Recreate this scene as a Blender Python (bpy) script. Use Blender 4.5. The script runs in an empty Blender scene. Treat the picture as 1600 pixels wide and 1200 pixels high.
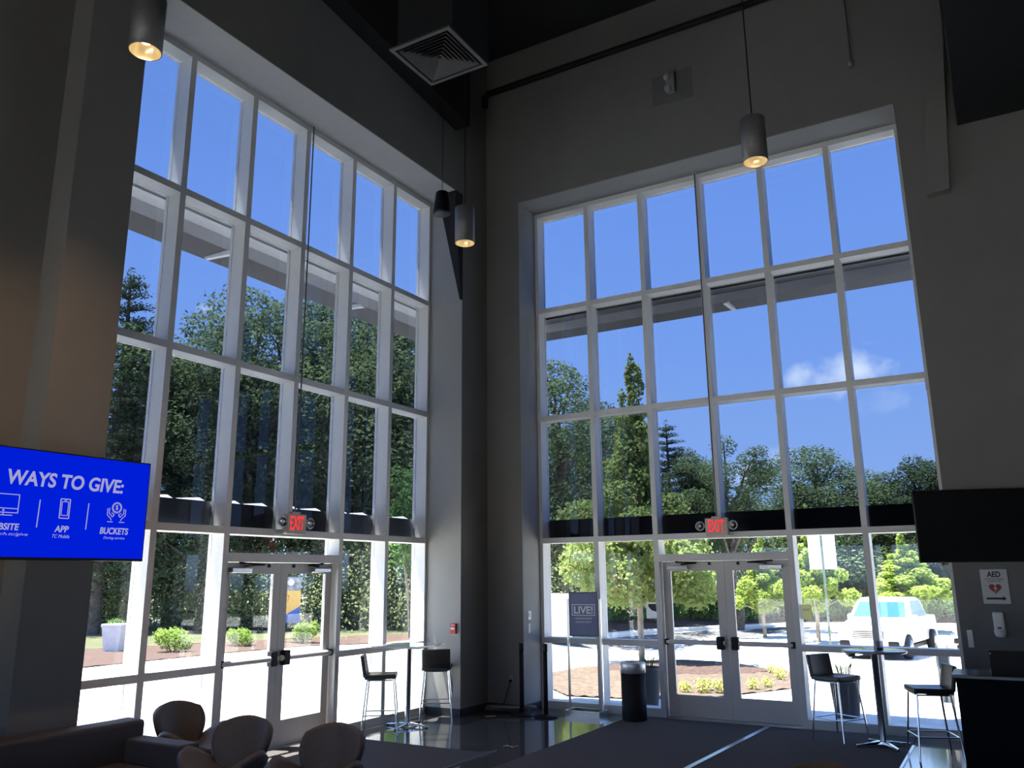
import bpy, bmesh, math, random
import numpy as np
from mathutils import Matrix, Vector
random.seed(7)
SC = bpy.context.scene
COL = SC.collection
PI = math.pi

# ------------------------------------------------------------------ camera
cam_d = bpy.data.cameras.new('camera')
cam = bpy.data.objects.new('camera', cam_d)
COL.objects.link(cam)
cam_d.sensor_fit = 'HORIZONTAL'
cam_d.sensor_width = 36.0
cam_d.lens = 36.0 * 1293.446 / 1600.0
cam_d.clip_start = 0.05
cam_d.clip_end = 600
_r = ((0.86329, 0.50461, -0.00952), (0.12273, -0.19159, 0.97377), (-0.48955, 0.84182, 0.22733))
cam.matrix_world = Matrix(((_r[0][0], _r[1][0], -_r[2][0], 7.5428),
                           (_r[0][1], _r[1][1], -_r[2][1], -11.6474),
                           (_r[0][2], _r[1][2], -_r[2][2], 1.919),
                           (0, 0, 0, 1)))
SC.camera = cam
# ------------------------------------------------------------------ colour management
SC.view_settings.view_transform = 'Standard'
SC.view_settings.look = 'None'
SC.view_settings.gamma = 1.0
SC.view_settings.exposure = 0.0
SC.view_settings.use_curve_mapping = False
SC.cycles.transparent_max_bounces = 40
SC.cycles.max_bounces = 10
SC.cycles.diffuse_bounces = 5
SC.cycles.sample_clamp_indirect = 6.0
SC.cycles.caustics_reflective = False
SC.cycles.caustics_refractive = False

# ------------------------------------------------------------------ sky
SKY_GAIN = 1.18
W = bpy.data.worlds.new('sky')
SC.world = W
W.use_nodes = True
nt = W.node_tree
nt.nodes.clear()
def N(t, kind, **kw):
    n = t.nodes.new(kind)
    for k, v in kw.items():
        setattr(n, k, v)
    return n
out = N(nt, 'ShaderNodeOutputWorld')
bg = N(nt, 'ShaderNodeBackground')
geo = N(nt, 'ShaderNodeTexCoord')
sep = N(nt, 'ShaderNodeSeparateXYZ')
nt.links.new(geo.outputs['Generated'], sep.inputs[0])
ramp = N(nt, 'ShaderNodeValToRGB')
cr = ramp.color_ramp
cr.elements[0].position = 0.0
cr.elements[0].color = (0.25, 0.32, 0.28, 1)
cr.elements[1].position = 1.0
cr.elements[1].color = (0.32, 0.65, 1.6, 1)
for pos, c in ((0.49, (0.30, 0.38, 0.32, 1)), (0.505, (1.25, 1.75, 2.75, 1)), (0.56, (1.02, 1.58, 2.80, 1)), (0.62, (0.82, 1.40, 2.82, 1)), (0.70, (0.69, 1.25, 2.78, 1)), (0.80, (0.52, 1.0, 2.35, 1))):
    e = cr.elements.new(pos)
    e.color = c
mr = N(nt, 'ShaderNodeMapRange')
mr.inputs['From Min'].default_value = -1
mr.inputs['From Max'].default_value = 1
nt.links.new(sep.outputs[2], mr.inputs['Value'])
nt.links.new(mr.outputs[0], ramp.inputs[0])
# a few small fair-weather clouds, each a soft ball of noise round one direction of the sky
noi = N(nt, 'ShaderNodeTexNoise')
noi.inputs['Scale'].default_value = 26
noi.inputs['Detail'].default_value = 6
nt.links.new(geo.outputs['Generated'], noi.inputs['Vector'])
cur = ramp.outputs[0]
for d, rad, amt in (((-0.1205, 0.9676, 0.2217), 0.045, 0.85), ((-0.185, 0.9578, 0.2185), 0.024, 0.6), ((-0.2433, 0.9632, 0.1139), 0.036, 1.1),
                    ((-0.155, 0.9655, 0.204), 0.03, 0.35), ((-0.212, 0.9685, 0.1306), 0.028, 0.35), ((-0.7462, 0.5953, 0.2979), 0.012, 0.3), ((-0.09, 0.966, 0.19), 0.035, 0.25)):
    dist = N(nt, 'ShaderNodeVectorMath', operation='DISTANCE')
    nrm = N(nt, 'ShaderNodeVectorMath', operation='NORMALIZE')
    nt.links.new(geo.outputs['Generated'], nrm.inputs[0])
    sc_ = N(nt, 'ShaderNodeVectorMath', operation='MULTIPLY')
    sc_.inputs[1].default_value = (1, 1, 1.6)
    nt.links.new(nrm.outputs[0], sc_.inputs[0])
    dist.inputs[1].default_value = (d[0], d[1], d[2] * 1.6)
    nt.links.new(sc_.outputs[0], dist.inputs[0])
    m1 = N(nt, 'ShaderNodeMath', operation='DIVIDE')
    m1.inputs[1].default_value = rad
    nt.links.new(dist.outputs['Value'], m1.inputs[0])
    m2 = N(nt, 'ShaderNodeMath', operation='MULTIPLY_ADD')
    m2.inputs[1].default_value = 2.6
    m2.inputs[2].default_value = -0.35
    nt.links.new(noi.outputs['Fac'], m2.inputs[0])
    m3 = N(nt, 'ShaderNodeMath', operation='SUBTRACT', use_clamp=True)
    nt.links.new(m2.outputs[0], m3.inputs[0])
    nt.links.new(m1.outputs[0], m3.inputs[1])
    m4 = N(nt, 'ShaderNodeMath', operation='MULTIPLY', use_clamp=True)
    m4.inputs[1].default_value = amt * 1.2
    nt.links.new(m3.outputs[0], m4.inputs[0])
    mx = N(nt, 'ShaderNodeMixRGB')
    mx.inputs[2].default_value = (2.9, 3.1, 3.4, 1)
    nt.links.new(m4.outputs[0], mx.inputs[0])
    nt.links.new(cur, mx.inputs[1])
    cur = mx.outputs[0]
bg.inputs['Strength'].default_value = SKY_GAIN
nt.links.new(cur, bg.inputs['Color'])
nt.links.new(bg.outputs[0], out.inputs[0])

# ------------------------------------------------------------------ sun
sun_d = bpy.data.lights.new('sun', 'SUN')
sun_d.energy = 36.0
sun_d.color = (1.0, 0.95, 0.86)
sun_d.angle = math.radians(0.53)
sun = bpy.data.objects.new('sun', sun_d)
COL.objects.link(sun)
TO_SUN = Vector((-0.3125, -0.11, 1.0)).normalized()
sun.rotation_euler = TO_SUN.to_track_quat('Z', 'Y').to_euler()
sun.location = TO_SUN * 60

# ------------------------------------------------------------------ materials
MATS = {}
def mat(name, rgb, rough=0.6, metal=0.0, noise=0.0, scale=8.0, bump=0.0, rgb2=None, spec=0.5, emit=None, coat=0.0):
    """principled material whose colour is varied by a noise texture"""
    if name in MATS:
        return MATS[name]
    m = bpy.data.materials.new(name)
    m.use_nodes = True
    t = m.node_tree
    b = t.nodes['Principled BSDF']
    b.inputs['Roughness'].default_value = rough
    b.inputs['Metallic'].default_value = metal
    b.inputs['Specular IOR Level'].default_value = spec
    b.inputs['Coat Weight'].default_value = coat
    tc = N(t, 'ShaderNodeTexCoord')
    no = N(t, 'ShaderNodeTexNoise')
    no.inputs['Scale'].default_value = scale
    no.inputs['Detail'].default_value = 5
    t.links.new(tc.outputs['Object'], no.inputs['Vector'])
    mx = N(t, 'ShaderNodeMixRGB')
    c2 = rgb2 if rgb2 else tuple(c * (1 - noise) for c in rgb)
    mx.inputs[1].default_value = (*rgb, 1)
    mx.inputs[2].default_value = (*c2, 1)
    rp = N(t, 'ShaderNodeMapRange')
    rp.inputs['From Min'].default_value = 0.35
    rp.inputs['From Max'].default_value = 0.65
    t.links.new(no.outputs['Fac'], rp.inputs['Value'])
    t.links.new(rp.outputs[0], mx.inputs[0])
    t.links.new(mx.outputs[0], b.inputs['Base Color'])
    if bump:
        bp = N(t, 'ShaderNodeBump')
        bp.inputs['Strength'].default_value = bump
        bp.inputs['Distance'].default_value = 0.01
        t.links.new(no.outputs['Fac'], bp.inputs['Height'])
        t.links.new(bp.outputs[0], b.inputs['Normal'])
    if emit:
        b.inputs['Emission Color'].default_value = (*emit[0], 1)
        b.inputs['Emission Strength'].default_value = emit[1]
    MATS[name] = m
    return m

def emission(name, rgb, k):
    if name in MATS:
        return MATS[name]
    m = bpy.data.materials.new(name)
    m.use_nodes = True
    t = m.node_tree
    t.nodes.clear()
    o = N(t, 'ShaderNodeOutputMaterial')
    e = N(t, 'ShaderNodeEmission')
    e.inputs[0].default_value = (*rgb, 1)
    e.inputs[1].default_value = k
    t.links.new(e.outputs[0], o.inputs[0])
    MATS[name] = m
    return m

def glass(name, tint, refl=1.0):
    m = bpy.data.materials.new(name)
    m.use_nodes = True
    t = m.node_tree
    t.nodes.clear()
    o = N(t, 'ShaderNodeOutputMaterial')
    tr = N(t, 'ShaderNodeBsdfTransparent')
    tr.inputs[0].default_value = (*tint, 1)
    gl = N(t, 'ShaderNodeBsdfGlossy')
    gl.inputs['Roughness'].default_value = 0.0
    gl.inputs['Color'].default_value = (refl, refl, refl, 1)
    lw = N(t, 'ShaderNodeLayerWeight')
    lw.inputs['Blend'].default_value = 0.5
    pw = N(t, 'ShaderNodeMath', operation='POWER')
    pw.inputs[1].default_value = 5.0
    fr = N(t, 'ShaderNodeMath', operation='MULTIPLY_ADD')
    fr.inputs[1].default_value = 0.93
    fr.inputs[2].default_value = 0.03
    t.links.new(lw.outputs['Facing'], pw.inputs[0])
    t.links.new(pw.outputs[0], fr.inputs[0])
    mx = N(t, 'ShaderNodeMixShader')
    t.links.new(fr.outputs[0], mx.inputs[0])
    t.links.new(tr.outputs[0], mx.inputs[1])
    t.links.new(gl.outputs[0], mx.inputs[2])
    t.links.new(mx.outputs[0], o.inputs[0])
    MATS[name] = m
    return m

def leafmat(name, rgb, rgb2, tips=None, trans=0.5):
    m = bpy.data.materials.new(name)
    m.use_nodes = True
    t = m.node_tree
    t.nodes.clear()
    o = N(t, 'ShaderNodeOutputMaterial')
    tc = N(t, 'ShaderNodeTexCoord')
    no = N(t, 'ShaderNodeTexNoise')
    no.inputs['Scale'].default_value = 2.6
    no.inputs['Detail'].default_value = 4
    t.links.new(tc.outputs['Object'], no.inputs['Vector'])
    mp = N(t, 'ShaderNodeMapRange')
    mp.inputs['From Min'].default_value = 0.3
    mp.inputs['From Max'].default_value = 0.7
    t.links.new(no.outputs['Fac'], mp.inputs['Value'])
    mx = N(t, 'ShaderNodeMixRGB')
    mx.inputs[1].default_value = (*rgb, 1)
    mx.inputs[2].default_value = (*rgb2, 1)
    t.links.new(mp.outputs[0], mx.inputs[0])
    col = mx.outputs[0]
    if tips:
        n2 = N(t, 'ShaderNodeTexNoise')
        n2.inputs['Scale'].default_value = 5.0
        t.links.new(tc.outputs['Object'], n2.inputs['Vector'])
        m2 = N(t, 'ShaderNodeMapRange')
        m2.inputs['From Min'].default_value = 0.6
        m2.inputs['From Max'].default_value = 0.72
        t.links.new(n2.outputs['Fac'], m2.inputs['Value'])
        mx2 = N(t, 'ShaderNodeMixRGB')
        mx2.inputs[2].default_value = (*tips, 1)
        t.links.new(m2.outputs[0], mx2.inputs[0])
        t.links.new(col, mx2.inputs[1])
        col = mx2.outputs[0]
    d = N(t, 'ShaderNodeBsdfDiffuse')
    tl = N(t, 'ShaderNodeBsdfTranslucent')
    ms = N(t, 'ShaderNodeMixShader')
    ms.inputs[0].default_value = trans
    t.links.new(col, d.inputs[0])
    t.links.new(col, tl.inputs[0])
    t.links.new(d.outputs[0], ms.inputs[1])
    t.links.new(tl.outputs[0], ms.inputs[2])
    t.links.new(ms.outputs[0], o.inputs[0])
    MATS[name] = m
    return m

WALL = mat('wall_paint', (0.165, 0.162, 0.155), 0.85, noise=0.05, scale=3, bump=0.03)
CEIL = mat('black_ceiling_paint', (0.012, 0.012, 0.013), 0.9, noise=0.3)
BLACKW = mat('black_wall_paint', (0.008, 0.008, 0.009), 0.8, noise=0.3)
CONC = mat('polished_concrete', (0.10, 0.10, 0.096), 0.075, noise=0.35, scale=2.5, spec=1.0)
CARPET = mat('grey_carpet', (0.115, 0.108, 0.105), 0.97, noise=0.35, scale=140, bump=0.4, spec=0.1)
BASEB = mat('rubber_baseboard', (0.018, 0.018, 0.02), 0.5, noise=0.2)
ALU = mat('painted_aluminium', (0.66, 0.66, 0.65), 0.45, noise=0.04, scale=20)
ALUD = mat('aluminium_door', (0.60, 0.58, 0.55), 0.45, noise=0.04, scale=20)
STEEL = mat('brushed_steel', (0.55, 0.55, 0.56), 0.28, 1.0, noise=0.1, scale=40)
CHROME = mat('chrome', (0.75, 0.75, 0.76), 0.08, 1.0, noise=0.05)
BLACKP = mat('black_plastic', (0.010, 0.010, 0.011), 0.5, noise=0.2, spec=0.25)
BLACKM = mat('black_metal', (0.014, 0.014, 0.0145), 0.6, noise=0.2, spec=0.2)
BLACKG = mat('black_screen_glass', (0.006, 0.007, 0.009), 0.12, noise=0.1)
LEATH = mat('dark_leather', (0.035, 0.032, 0.031), 0.38, noise=0.3, scale=30, bump=0.08)
SHELLM = mat('taupe_upholstery', (0.10, 0.092, 0.085), 0.6, noise=0.2, scale=60, bump=0.08)
SOFAM = mat('charcoal_upholstery', (0.062, 0.058, 0.060), 0.7, noise=0.2, scale=80, bump=0.08)
TANM = mat('tan_upholstery', (0.16, 0.11, 0.06), 0.6, noise=0.2, scale=60)
WHITEP = mat('white_plastic', (0.72, 0.72, 0.70), 0.4, noise=0.05)
BEIGE = mat('beige_housing', (0.50, 0.46, 0.40), 0.5, noise=0.05)
REDP = mat('red_plastic', (0.55, 0.03, 0.03), 0.4, noise=0.1)
TABLE = mat('grey_laminate', (0.32, 0.33, 0.36), 0.12, noise=0.05, spec=0.6)
COUNTER = mat('dark_counter', (0.006, 0.007, 0.009), 0.8, noise=0.2, spec=0.08)
COUNTTOP = mat('dark_counter_top', (0.05, 0.055, 0.07), 0.18, noise=0.1)
LAMPH = mat('brushed_lamp_housing', (0.16, 0.16, 0.165), 0.5, 0.35, noise=0.1, scale=30)
CONE = mat('lamp_reflector', (0.75, 0.68, 0.5), 0.25, 0.6, noise=0.05)
DARKL = mat('dark_vent_metal', (0.055, 0.055, 0.055), 0.55, noise=0.1)
GLASS_T = glass('tinted_glass', (0.445, 0.475, 0.52))
GLASS_C = glass('clear_glass', (0.93, 0.945, 0.935))
CONCOUT = mat('sunlit_concrete', (0.56, 0.55, 0.53), 0.9, noise=0.10, scale=0.8)
ASPH = mat('pale_asphalt', (0.085, 0.085, 0.09), 0.95, noise=0.15, scale=2)
MULCH = mat('pine_mulch', (0.075, 0.040, 0.030), 0.95, rgb2=(0.030, 0.016, 0.012), scale=14, bump=0.8)
STRAW = mat('pine_straw', (0.105, 0.078, 0.055), 0.95, rgb2=(0.055, 0.034, 0.024), scale=10, bump=0.8)
GRASS = mat('lawn', (0.038, 0.055, 0.018), 0.95, rgb2=(0.075, 0.070, 0.032), scale=1.3, bump=0.6)
BARK = mat('bark', (0.14, 0.11, 0.09), 0.95, rgb2=(0.06, 0.05, 0.04), scale=6, bump=0.8)
BARKL = mat('pale_bark', (0.32, 0.27, 0.22), 0.95, rgb2=(0.18, 0.15, 0.12), scale=8, bump=0.5)
STUCCO = mat('outside_stucco', (0.34, 0.33, 0.32), 0.9, noise=0.08)
CANOPY = mat('canopy_paint', (0.055, 0.055, 0.065), 0.5, noise=0.1)
SOFFIT = mat('canopy_soffit', (0.07, 0.066, 0.065), 0.6, noise=0.05)
FLASH = mat('white_flashing', (0.72, 0.72, 0.74), 0.5, noise=0.05)
CARW = mat('white_car_paint', (0.78, 0.78, 0.78), 0.25, noise=0.02, coat=0.5)
CARG = mat('car_window', (0.03, 0.10, 0.12), 0.06, noise=0.1)
TYRE = mat('tyre', (0.015, 0.015, 0.016), 0.8, noise=0.2)
POT = mat('pale_planter', (0.80, 0.78, 0.76), 0.85, noise=0.1)
POTD = mat('dark_planter', (0.055, 0.055, 0.06), 0.6, noise=0.1)
L_OAK = leafmat('leaf_oak', (0.11, 0.16, 0.075), (0.18, 0.235, 0.115))
L_DARK = leafmat('leaf_dark', (0.07, 0.10, 0.055), (0.115, 0.155, 0.08))
L_CED = leafmat('leaf_cedar', (0.07, 0.10, 0.055), (0.11, 0.145, 0.075), trans=0.15)
L_MAPLE = leafmat('leaf_maple', (0.17, 0.24, 0.075), (0.26, 0.33, 0.12), tips=(0.34, 0.19, 0.11))
L_LIME = leafmat('leaf_lime', (0.23, 0.33, 0.07), (0.36, 0.45, 0.13))
L_SHRUB = leafmat('leaf_shrub', (0.15, 0.25, 0.05), (0.30, 0.40, 0.11))
L_HEDGE = leafmat('leaf_hedge', (0.07, 0.15, 0.05), (0.14, 0.24, 0.08))
FLOWER = leafmat('flower_yellow', (0.55, 0.50, 0.16), (0.38, 0.45, 0.18), trans=0.2)

# ------------------------------------------------------------------ mesh helpers
class MB:
    """collects shapes; build() links them as one mesh object"""
    def __init__(s):
        s.v, s.f, s.sm = [], [], []
    def add(s, vs, fs, smooth=False, M=None):
        o = len(s.v)
        s.v += [tuple(M @ Vector(p)) if M is not None else tuple(p) for p in vs]
        for f in fs:
            s.f.append(tuple(o + i for i in f))
            s.sm.append(smooth)
        return s
    def box(s, x0, x1, y0, y1, z0, z1, M=None):
        vs = [(x, y, z) for z in (z0, z1) for y in (y0, y1) for x in (x0, x1)]
        return s.add(vs, [(0, 2, 3, 1), (4, 5, 7, 6), (0, 1, 5, 4), (2, 6, 7, 3), (0, 4, 6, 2), (1, 3, 7, 5)], False, M)
    def prism(s, poly, h0, h1, axis='z', M=None):
        n = len(poly)
        def P(a, b, h):
            return {'z': (a, b, h), 'y': (a, h, b), 'x': (h, a, b)}[axis]
        vs = [P(a, b, h0) for a, b in poly] + [P(a, b, h1) for a, b in poly]
        fs = [tuple(range(n))[::-1], tuple(range(n, 2 * n))] + [(i, (i + 1) % n, n + (i + 1) % n, n + i) for i in range(n)]
        return s.add(vs, fs, False, M)
    def tube(s, pts, r, n=10, caps=True, M=None):
        pts = [Vector(p) for p in pts]
        rs = r if isinstance(r, (list, tuple)) else [r] * len(pts)
        vs, fs = [], []
        up = None
        for i, p in enumerate(pts):
            a = pts[max(i - 1, 0)]
            b = pts[min(i + 1, len(pts) - 1)]
            d = (b - a).normalized()
            if up is None:
                up = d.orthogonal().normalized()
            else:
                up = (up - d * up.dot(d))
                up = up.normalized() if up.length > 1e-6 else d.orthogonal().normalized()
            w = d.cross(up)
            for k in range(n):
                t = 2 * PI * k / n
                vs.append(p + (up * math.cos(t) + w * math.sin(t)) * rs[i])
        for i in range(len(pts) - 1):
            for k in range(n):
                k2 = (k + 1) % n
                fs.append((i * n + k, i * n + k2, (i + 1) * n + k2, (i + 1) * n + k))
        s.add(vs, fs, True, M)
        if caps:
            s.add(vs[:n], [tuple(range(n))[::-1]], False, M)
            s.add(vs[-n:], [tuple(range(n))], False, M)
        return s
    def lathe(s, prof, n=28, M=None, smooth=True):
        vs, fs = [], []
        for r, z in prof:
            for k in range(n):
                t = 2 * PI * k / n
                vs.append((r * math.cos(t), r * math.sin(t), z))
        for i in range(len(prof) - 1):
            for k in range(n):
                k2 = (k + 1) % n
                fs.append((i * n + k, i * n + k2, (i + 1) * n + k2, (i + 1) * n + k))
        return s.add(vs, fs, smooth, M)
    def sheet(s, fn, nu, nv, th, M=None):
        """a shell: fn(u, v) -> point, u and v in 0..1, thickened by th along its normal"""
        P = [[Vector(fn(i / nu, j / nv)) for j in range(nv + 1)] for i in range(nu + 1)]
        top, bot = [], []
        for i in range(nu + 1):
            for j in range(nv + 1):
                a = P[min(i + 1, nu)][j] - P[max(i - 1, 0)][j]
                b = P[i][min(j + 1, nv)] - P[i][max(j - 1, 0)]
                n = a.cross(b)
                n = n.normalized() if n.length > 1e-9 else Vector((0, 0, 1))
                top.append(P[i][j] + n * th / 2)
                bot.append(P[i][j] - n * th / 2)
        m = (nu + 1) * (nv + 1)
        idx = lambda i, j: i * (nv + 1) + j
        fs = []
        for i in range(nu):
            for j in range(nv):
                q = (idx(i, j), idx(i + 1, j), idx(i + 1, j + 1), idx(i, j + 1))
                fs.append(q)
                fs.append(tuple(m + k for k in q[::-1]))
        rim = [idx(i, 0) for i in range(nu + 1)] + [idx(nu, j) for j in range(1, nv + 1)] + [idx(i, nv) for i in range(nu - 1, -1, -1)] + [idx(0, j) for j in range(nv - 1, 0, -1)]
        for a, b in zip(rim, rim[1:] + rim[:1]):
            fs.append((b, a, m + a, m + b))
        return s.add(top + bot, fs, True, M)
    def build(s, name, m, parent=None, loc=(0, 0, 0), rotz=0.0, bevel=0.0, seg=2, subsurf=0):
        me = bpy.data.meshes.new(name)
        me.from_pydata(s.v, [], s.f)
        me.polygons.foreach_set('use_smooth', s.sm)
        me.materials.append(m)
        me.update()
        o = bpy.data.objects.new(name, me)
        COL.objects.link(o)
        o.location = loc
        o.rotation_euler = (0, 0, rotz)
        if parent:
            o.parent = parent
        if bevel:
            b = o.modifiers.new('bevel', 'BEVEL')
            b.width = bevel
            b.segments = seg
            b.limit_method = 'ANGLE'
            b.angle_limit = 0.9
        if subsurf:
            b = o.modifiers.new('subsurf', 'SUBSURF')
            b.levels = b.render_levels = subsurf
        return o

def box(name, m, x0, x1, y0, y1, z0, z1, parent=None, bevel=0.0, seg=2):
    return MB().box(x0, x1, y0, y1, z0, z1).build(name, m, parent, bevel=bevel, seg=seg)

def tag(o, label=None, cat=None, group=None, kind=None):
    if label: o['label'] = label
    if cat: o['category'] = cat
    if group: o['group'] = group
    if kind: o['kind'] = kind
    return o

def thing(name, label, cat, loc=(0, 0, 0), rotz=0.0, group=None, kind=None):
    o = bpy.data.objects.new(name, None)
    o.empty_display_size = 0.1
    COL.objects.link(o)
    o.location = loc
    o.rotation_euler = (0, 0, rotz)
    return tag(o, label, cat, group, kind)

def struct(o):
    o['kind'] = 'structure'
    return o

def kids(o):
    return [c for c in COL.objects if c.parent == o]

def copy_tree(o, parent=None):
    c = o.copy()
    COL.objects.link(c)
    c.parent = parent
    for k in KID.get(o.name, ()):
        copy_tree(k, c)
    return c
KID = {}
def index_kids():
    KID.clear()
    for o in COL.objects:
        if o.parent:
            KID.setdefault(o.parent.name, []).append(o)

def T3(x, y, z, rz=0.0, rx=0.0, ry=0.0):
    return Matrix.Translation((x, y, z)) @ Matrix.Rotation(rz, 4, 'Z') @ Matrix.Rotation(ry, 4, 'Y') @ Matrix.Rotation(rx, 4, 'X')

def writing(name, s, m, w, h, place, parent, bold=0.0, shear=0.0, depth=0.002):
    """lettering fitted into w x h, standing in the local xz plane of PLACE and facing its -y"""
    cu = bpy.data.curves.new(name, 'FONT')
    cu.body = s
    cu.align_x = 'CENTER'
    cu.align_y = 'CENTER'
    cu.offset = bold
    cu.shear = shear
    cu.extrude = 0.01
    tmp = bpy.data.objects.new(name, cu)
    COL.objects.link(tmp)
    dg = bpy.context.evaluated_depsgraph_get()
    me = bpy.data.meshes.new_from_object(tmp.evaluated_get(dg))
    bpy.data.objects.remove(tmp)
    n = len(me.vertices)
    a = np.empty(n * 3)
    me.vertices.foreach_get('co', a)
    a = a.reshape(-1, 3)
    lo, hi = a.min(0), a.max(0)
    sc = np.array([w, h, depth]) / np.maximum(hi - lo, 1e-6)
    a = (a - (lo + hi) / 2) * sc
    b = np.empty_like(a)
    b[:, 0], b[:, 1], b[:, 2] = a[:, 0], -a[:, 2], a[:, 1]
    me.vertices.foreach_set('co', b.ravel())
    me.materials.clear()
    me.materials.append(m)
    me.update()
    o = bpy.data.objects.new(name, me)
    COL.objects.link(o)
    o.parent = parent
    o.matrix_local = place
    return o

# ================================================================== SETTING: room
ZT, Z1, Z2, Z3, ZM = 8.0, 6.23, 4.41, 2.47, 0.98        # window head, three rails, mid rail
LX, RY = 0.62, -0.55                                    # room faces of the two window walls
H = 10.85
XMAX, YMIN = 13.5, -16.5
b = MB()
b.box(-0.25, 0.62, -1.273, 0.25, 0, H)                  # corner pier
b.box(-0.25, 0.62, -7.08, -1.273, ZT, H)
b.box(-0.25, 0.62, -7.67, -7.08, 0, H)
b.box(-0.25, 0.30, YMIN, -7.67, 0, H)
struct(b.build('wall_left', WALL))
b = MB()
b.box(0.62, 1.235, RY, 0.25, 0, H)
b.box(1.235, 6.99, RY, 0.25, ZT, H)
b.box(6.99, XMAX, RY, 0.25, 0, H)
struct(b.build('wall_right', WALL))
b = MB()                                                 # unseen back wall, glazed to bring in fill daylight
b.box(-0.25, XMAX, YMIN - 0.2, YMIN, 2.8, H)
b.box(-0.25, XMAX, YMIN - 0.2, YMIN, 0, 0.3)
for x in (-0.25, 4.2, 8.8, XMAX - 0.3):
    b.box(x, x + 0.3, YMIN - 0.2, YMIN, 0.3, 2.8)
struct(b.build('wall_back', WALL))
struct(box('wall_far', WALL, XMAX, XMAX + 0.2, YMIN, 0.25, 0, H))
struct(box('ceiling', CEIL, -0.25, XMAX + 0.2, YMIN - 0.2, 0.25, H, H + 0.2))
struct(box('floor', CONC, -0.25, XMAX, YMIN, 0.25, -0.12, 0))
# carpet: two fields on the concrete
b = MB()
b.prism([(0.3, YMIN), (2.28, YMIN), (2.28, -3.05), (2.16, -3.2), (0.0, -3.2), (0.0, -7.1), (0.3, -7.6)], 0.0, 0.009)
struct(b.build('carpet_flooring', CARPET))
b = MB()
b.prism([(2.58, YMIN), (6.31, YMIN), (6.36, -0.62), (6.36, -0.12), (2.74, -0.12)], 0.0, 0.009)
struct(b.build('carpet_flooring', CARPET))
# strips at the carpet edges and over the seam
b = MB()
b.prism([(4.60, -0.18), (4.66, -0.18), (4.44, -4.2), (4.38, -4.2)], 0.0075, 0.016)
struct(b.build('trim_1', STEEL))
struct(box('trim_2', mat('grey_edge_strip', (0.14, 0.14, 0.14), 0.5), 2.27, 2.29, -9, -3.04, 0.0, 0.013))
b = MB()
b.prism([(6.36, -0.62), (6.385, -0.62), (6.335, YMIN), (6.31, YMIN)], 0.0, 0.015)
struct(b.build('trim_3', STEEL))
# lighter lining of the two window recesses, their extra light put into the colour
LINE_LIT = mat('recess_lit_tone', (0.30, 0.30, 0.295), 0.8, noise=0.04, scale=3)
b = MB()
struct(box('trim_6', mat('soffit_lit_tone', (0.42, 0.42, 0.415), 0.8, noise=0.04), -0.05, 0.615, -7.07, -1.283, ZT - 0.010, ZT))  # lightest copy, brightens the left soffit by colour
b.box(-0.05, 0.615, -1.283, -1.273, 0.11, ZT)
struct(b.build('trim_4', LINE_LIT))
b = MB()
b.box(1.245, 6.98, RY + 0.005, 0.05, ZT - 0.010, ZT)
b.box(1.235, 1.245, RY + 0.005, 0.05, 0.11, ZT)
struct(b.build('trim_5', LINE_LIT))
# baseboards
b = MB()
b.box(0.0, 0.632, -1.285, -1.273, 0, 0.11)
b.box(0.62, 0.632, -1.285, RY - 0.012, 0, 0.11)
struct(b.build('baseboard_left', BASEB))
b = MB()
b.box(0.632, 1.247, RY - 0.012, RY, 0, 0.11)
b.box(1.235, 1.247, RY, -0.04, 0, 0.11)
b.box(6.978, 7.05, RY - 0.012, RY, 0, 0.11)
b.box(7.05, XMAX, RY - 0.012, RY, 0, 0.11)
struct(b.build('baseboard_right', BASEB))
# black bulkhead high on the right, boxed knee brace beside it, dark wedge tapering down the corner jamb
struct(box('wall_bulkhead', BLACKW, 7.68, XMAX, -4.2, RY, 7.46, H))
b = MB()
b.add([(7.245, RY, 6.56), (7.50, RY, 6.58), (7.50, RY - 0.10, 6.60), (7.245, RY - 0.10, 6.58),
       (7.60, RY, H), (7.83, RY, H), (7.83, RY - 0.22, H), (7.60, RY - 0.22, H)],
      [(0, 3, 2, 1), (4, 5, 6, 7), (0, 1, 5, 4), (1, 2, 6, 5), (2, 3, 7, 6), (3, 0, 4, 7)])
struct(b.build('beam', WALL))
b = MB()
b.add([(0.60, -1.273, 6.2), (0.62, -1.273, 6.2), (0.62, -1.33, 6.2), (0.60, -1.33, 6.2),
       (0.28, -1.273, 8.0), (0.62, -1.273, 8.0), (0.62, -1.5, 8.0), (0.28, -1.5, 8.0)],
      [(0, 3, 2, 1), (4, 5, 6, 7), (0, 1, 5, 4), (1, 2, 6, 5), (2, 3, 7, 6), (3, 0, 4, 7)])
struct(b.build('beam', BLACKW))
b = MB()
b.add([(0.62, -1.5, 9.05), (0.62, -1.5, H), (0.62, -8.0, 9.75), (0.62, -8.0, H), (0.9, -1.5, 9.05), (0.9, -1.5, H), (0.9, -8.0, 9.75), (0.9, -8.0, H)],
      [(0, 2, 3, 1), (4, 5, 7, 6), (0, 1, 5, 4), (2, 6, 7, 3), (0, 4, 6, 2), (1, 3, 7, 5)])
struct(b.build('beam', BLACKW))

# ================================================================== SETTING: the two curtain walls and their doors
def lmap(a, d, z):      # left wall: a runs along y, d points outdoors
    return (-d, a, z)
def rmap(a, d, z):      # right wall: a runs along x
    return (a, d, z)
def wbox(mp, a0, a1, d0, d1, z0, z1, B=None):
    B = B or MB()
    (x0, y0, _), (x1, y1, _) = mp(a0, d0, 0), mp(a1, d1, 0)
    return B.box(min(x0, x1), max(x0, x1), min(y0, y1), max(y0, y1), z0, z1)

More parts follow.
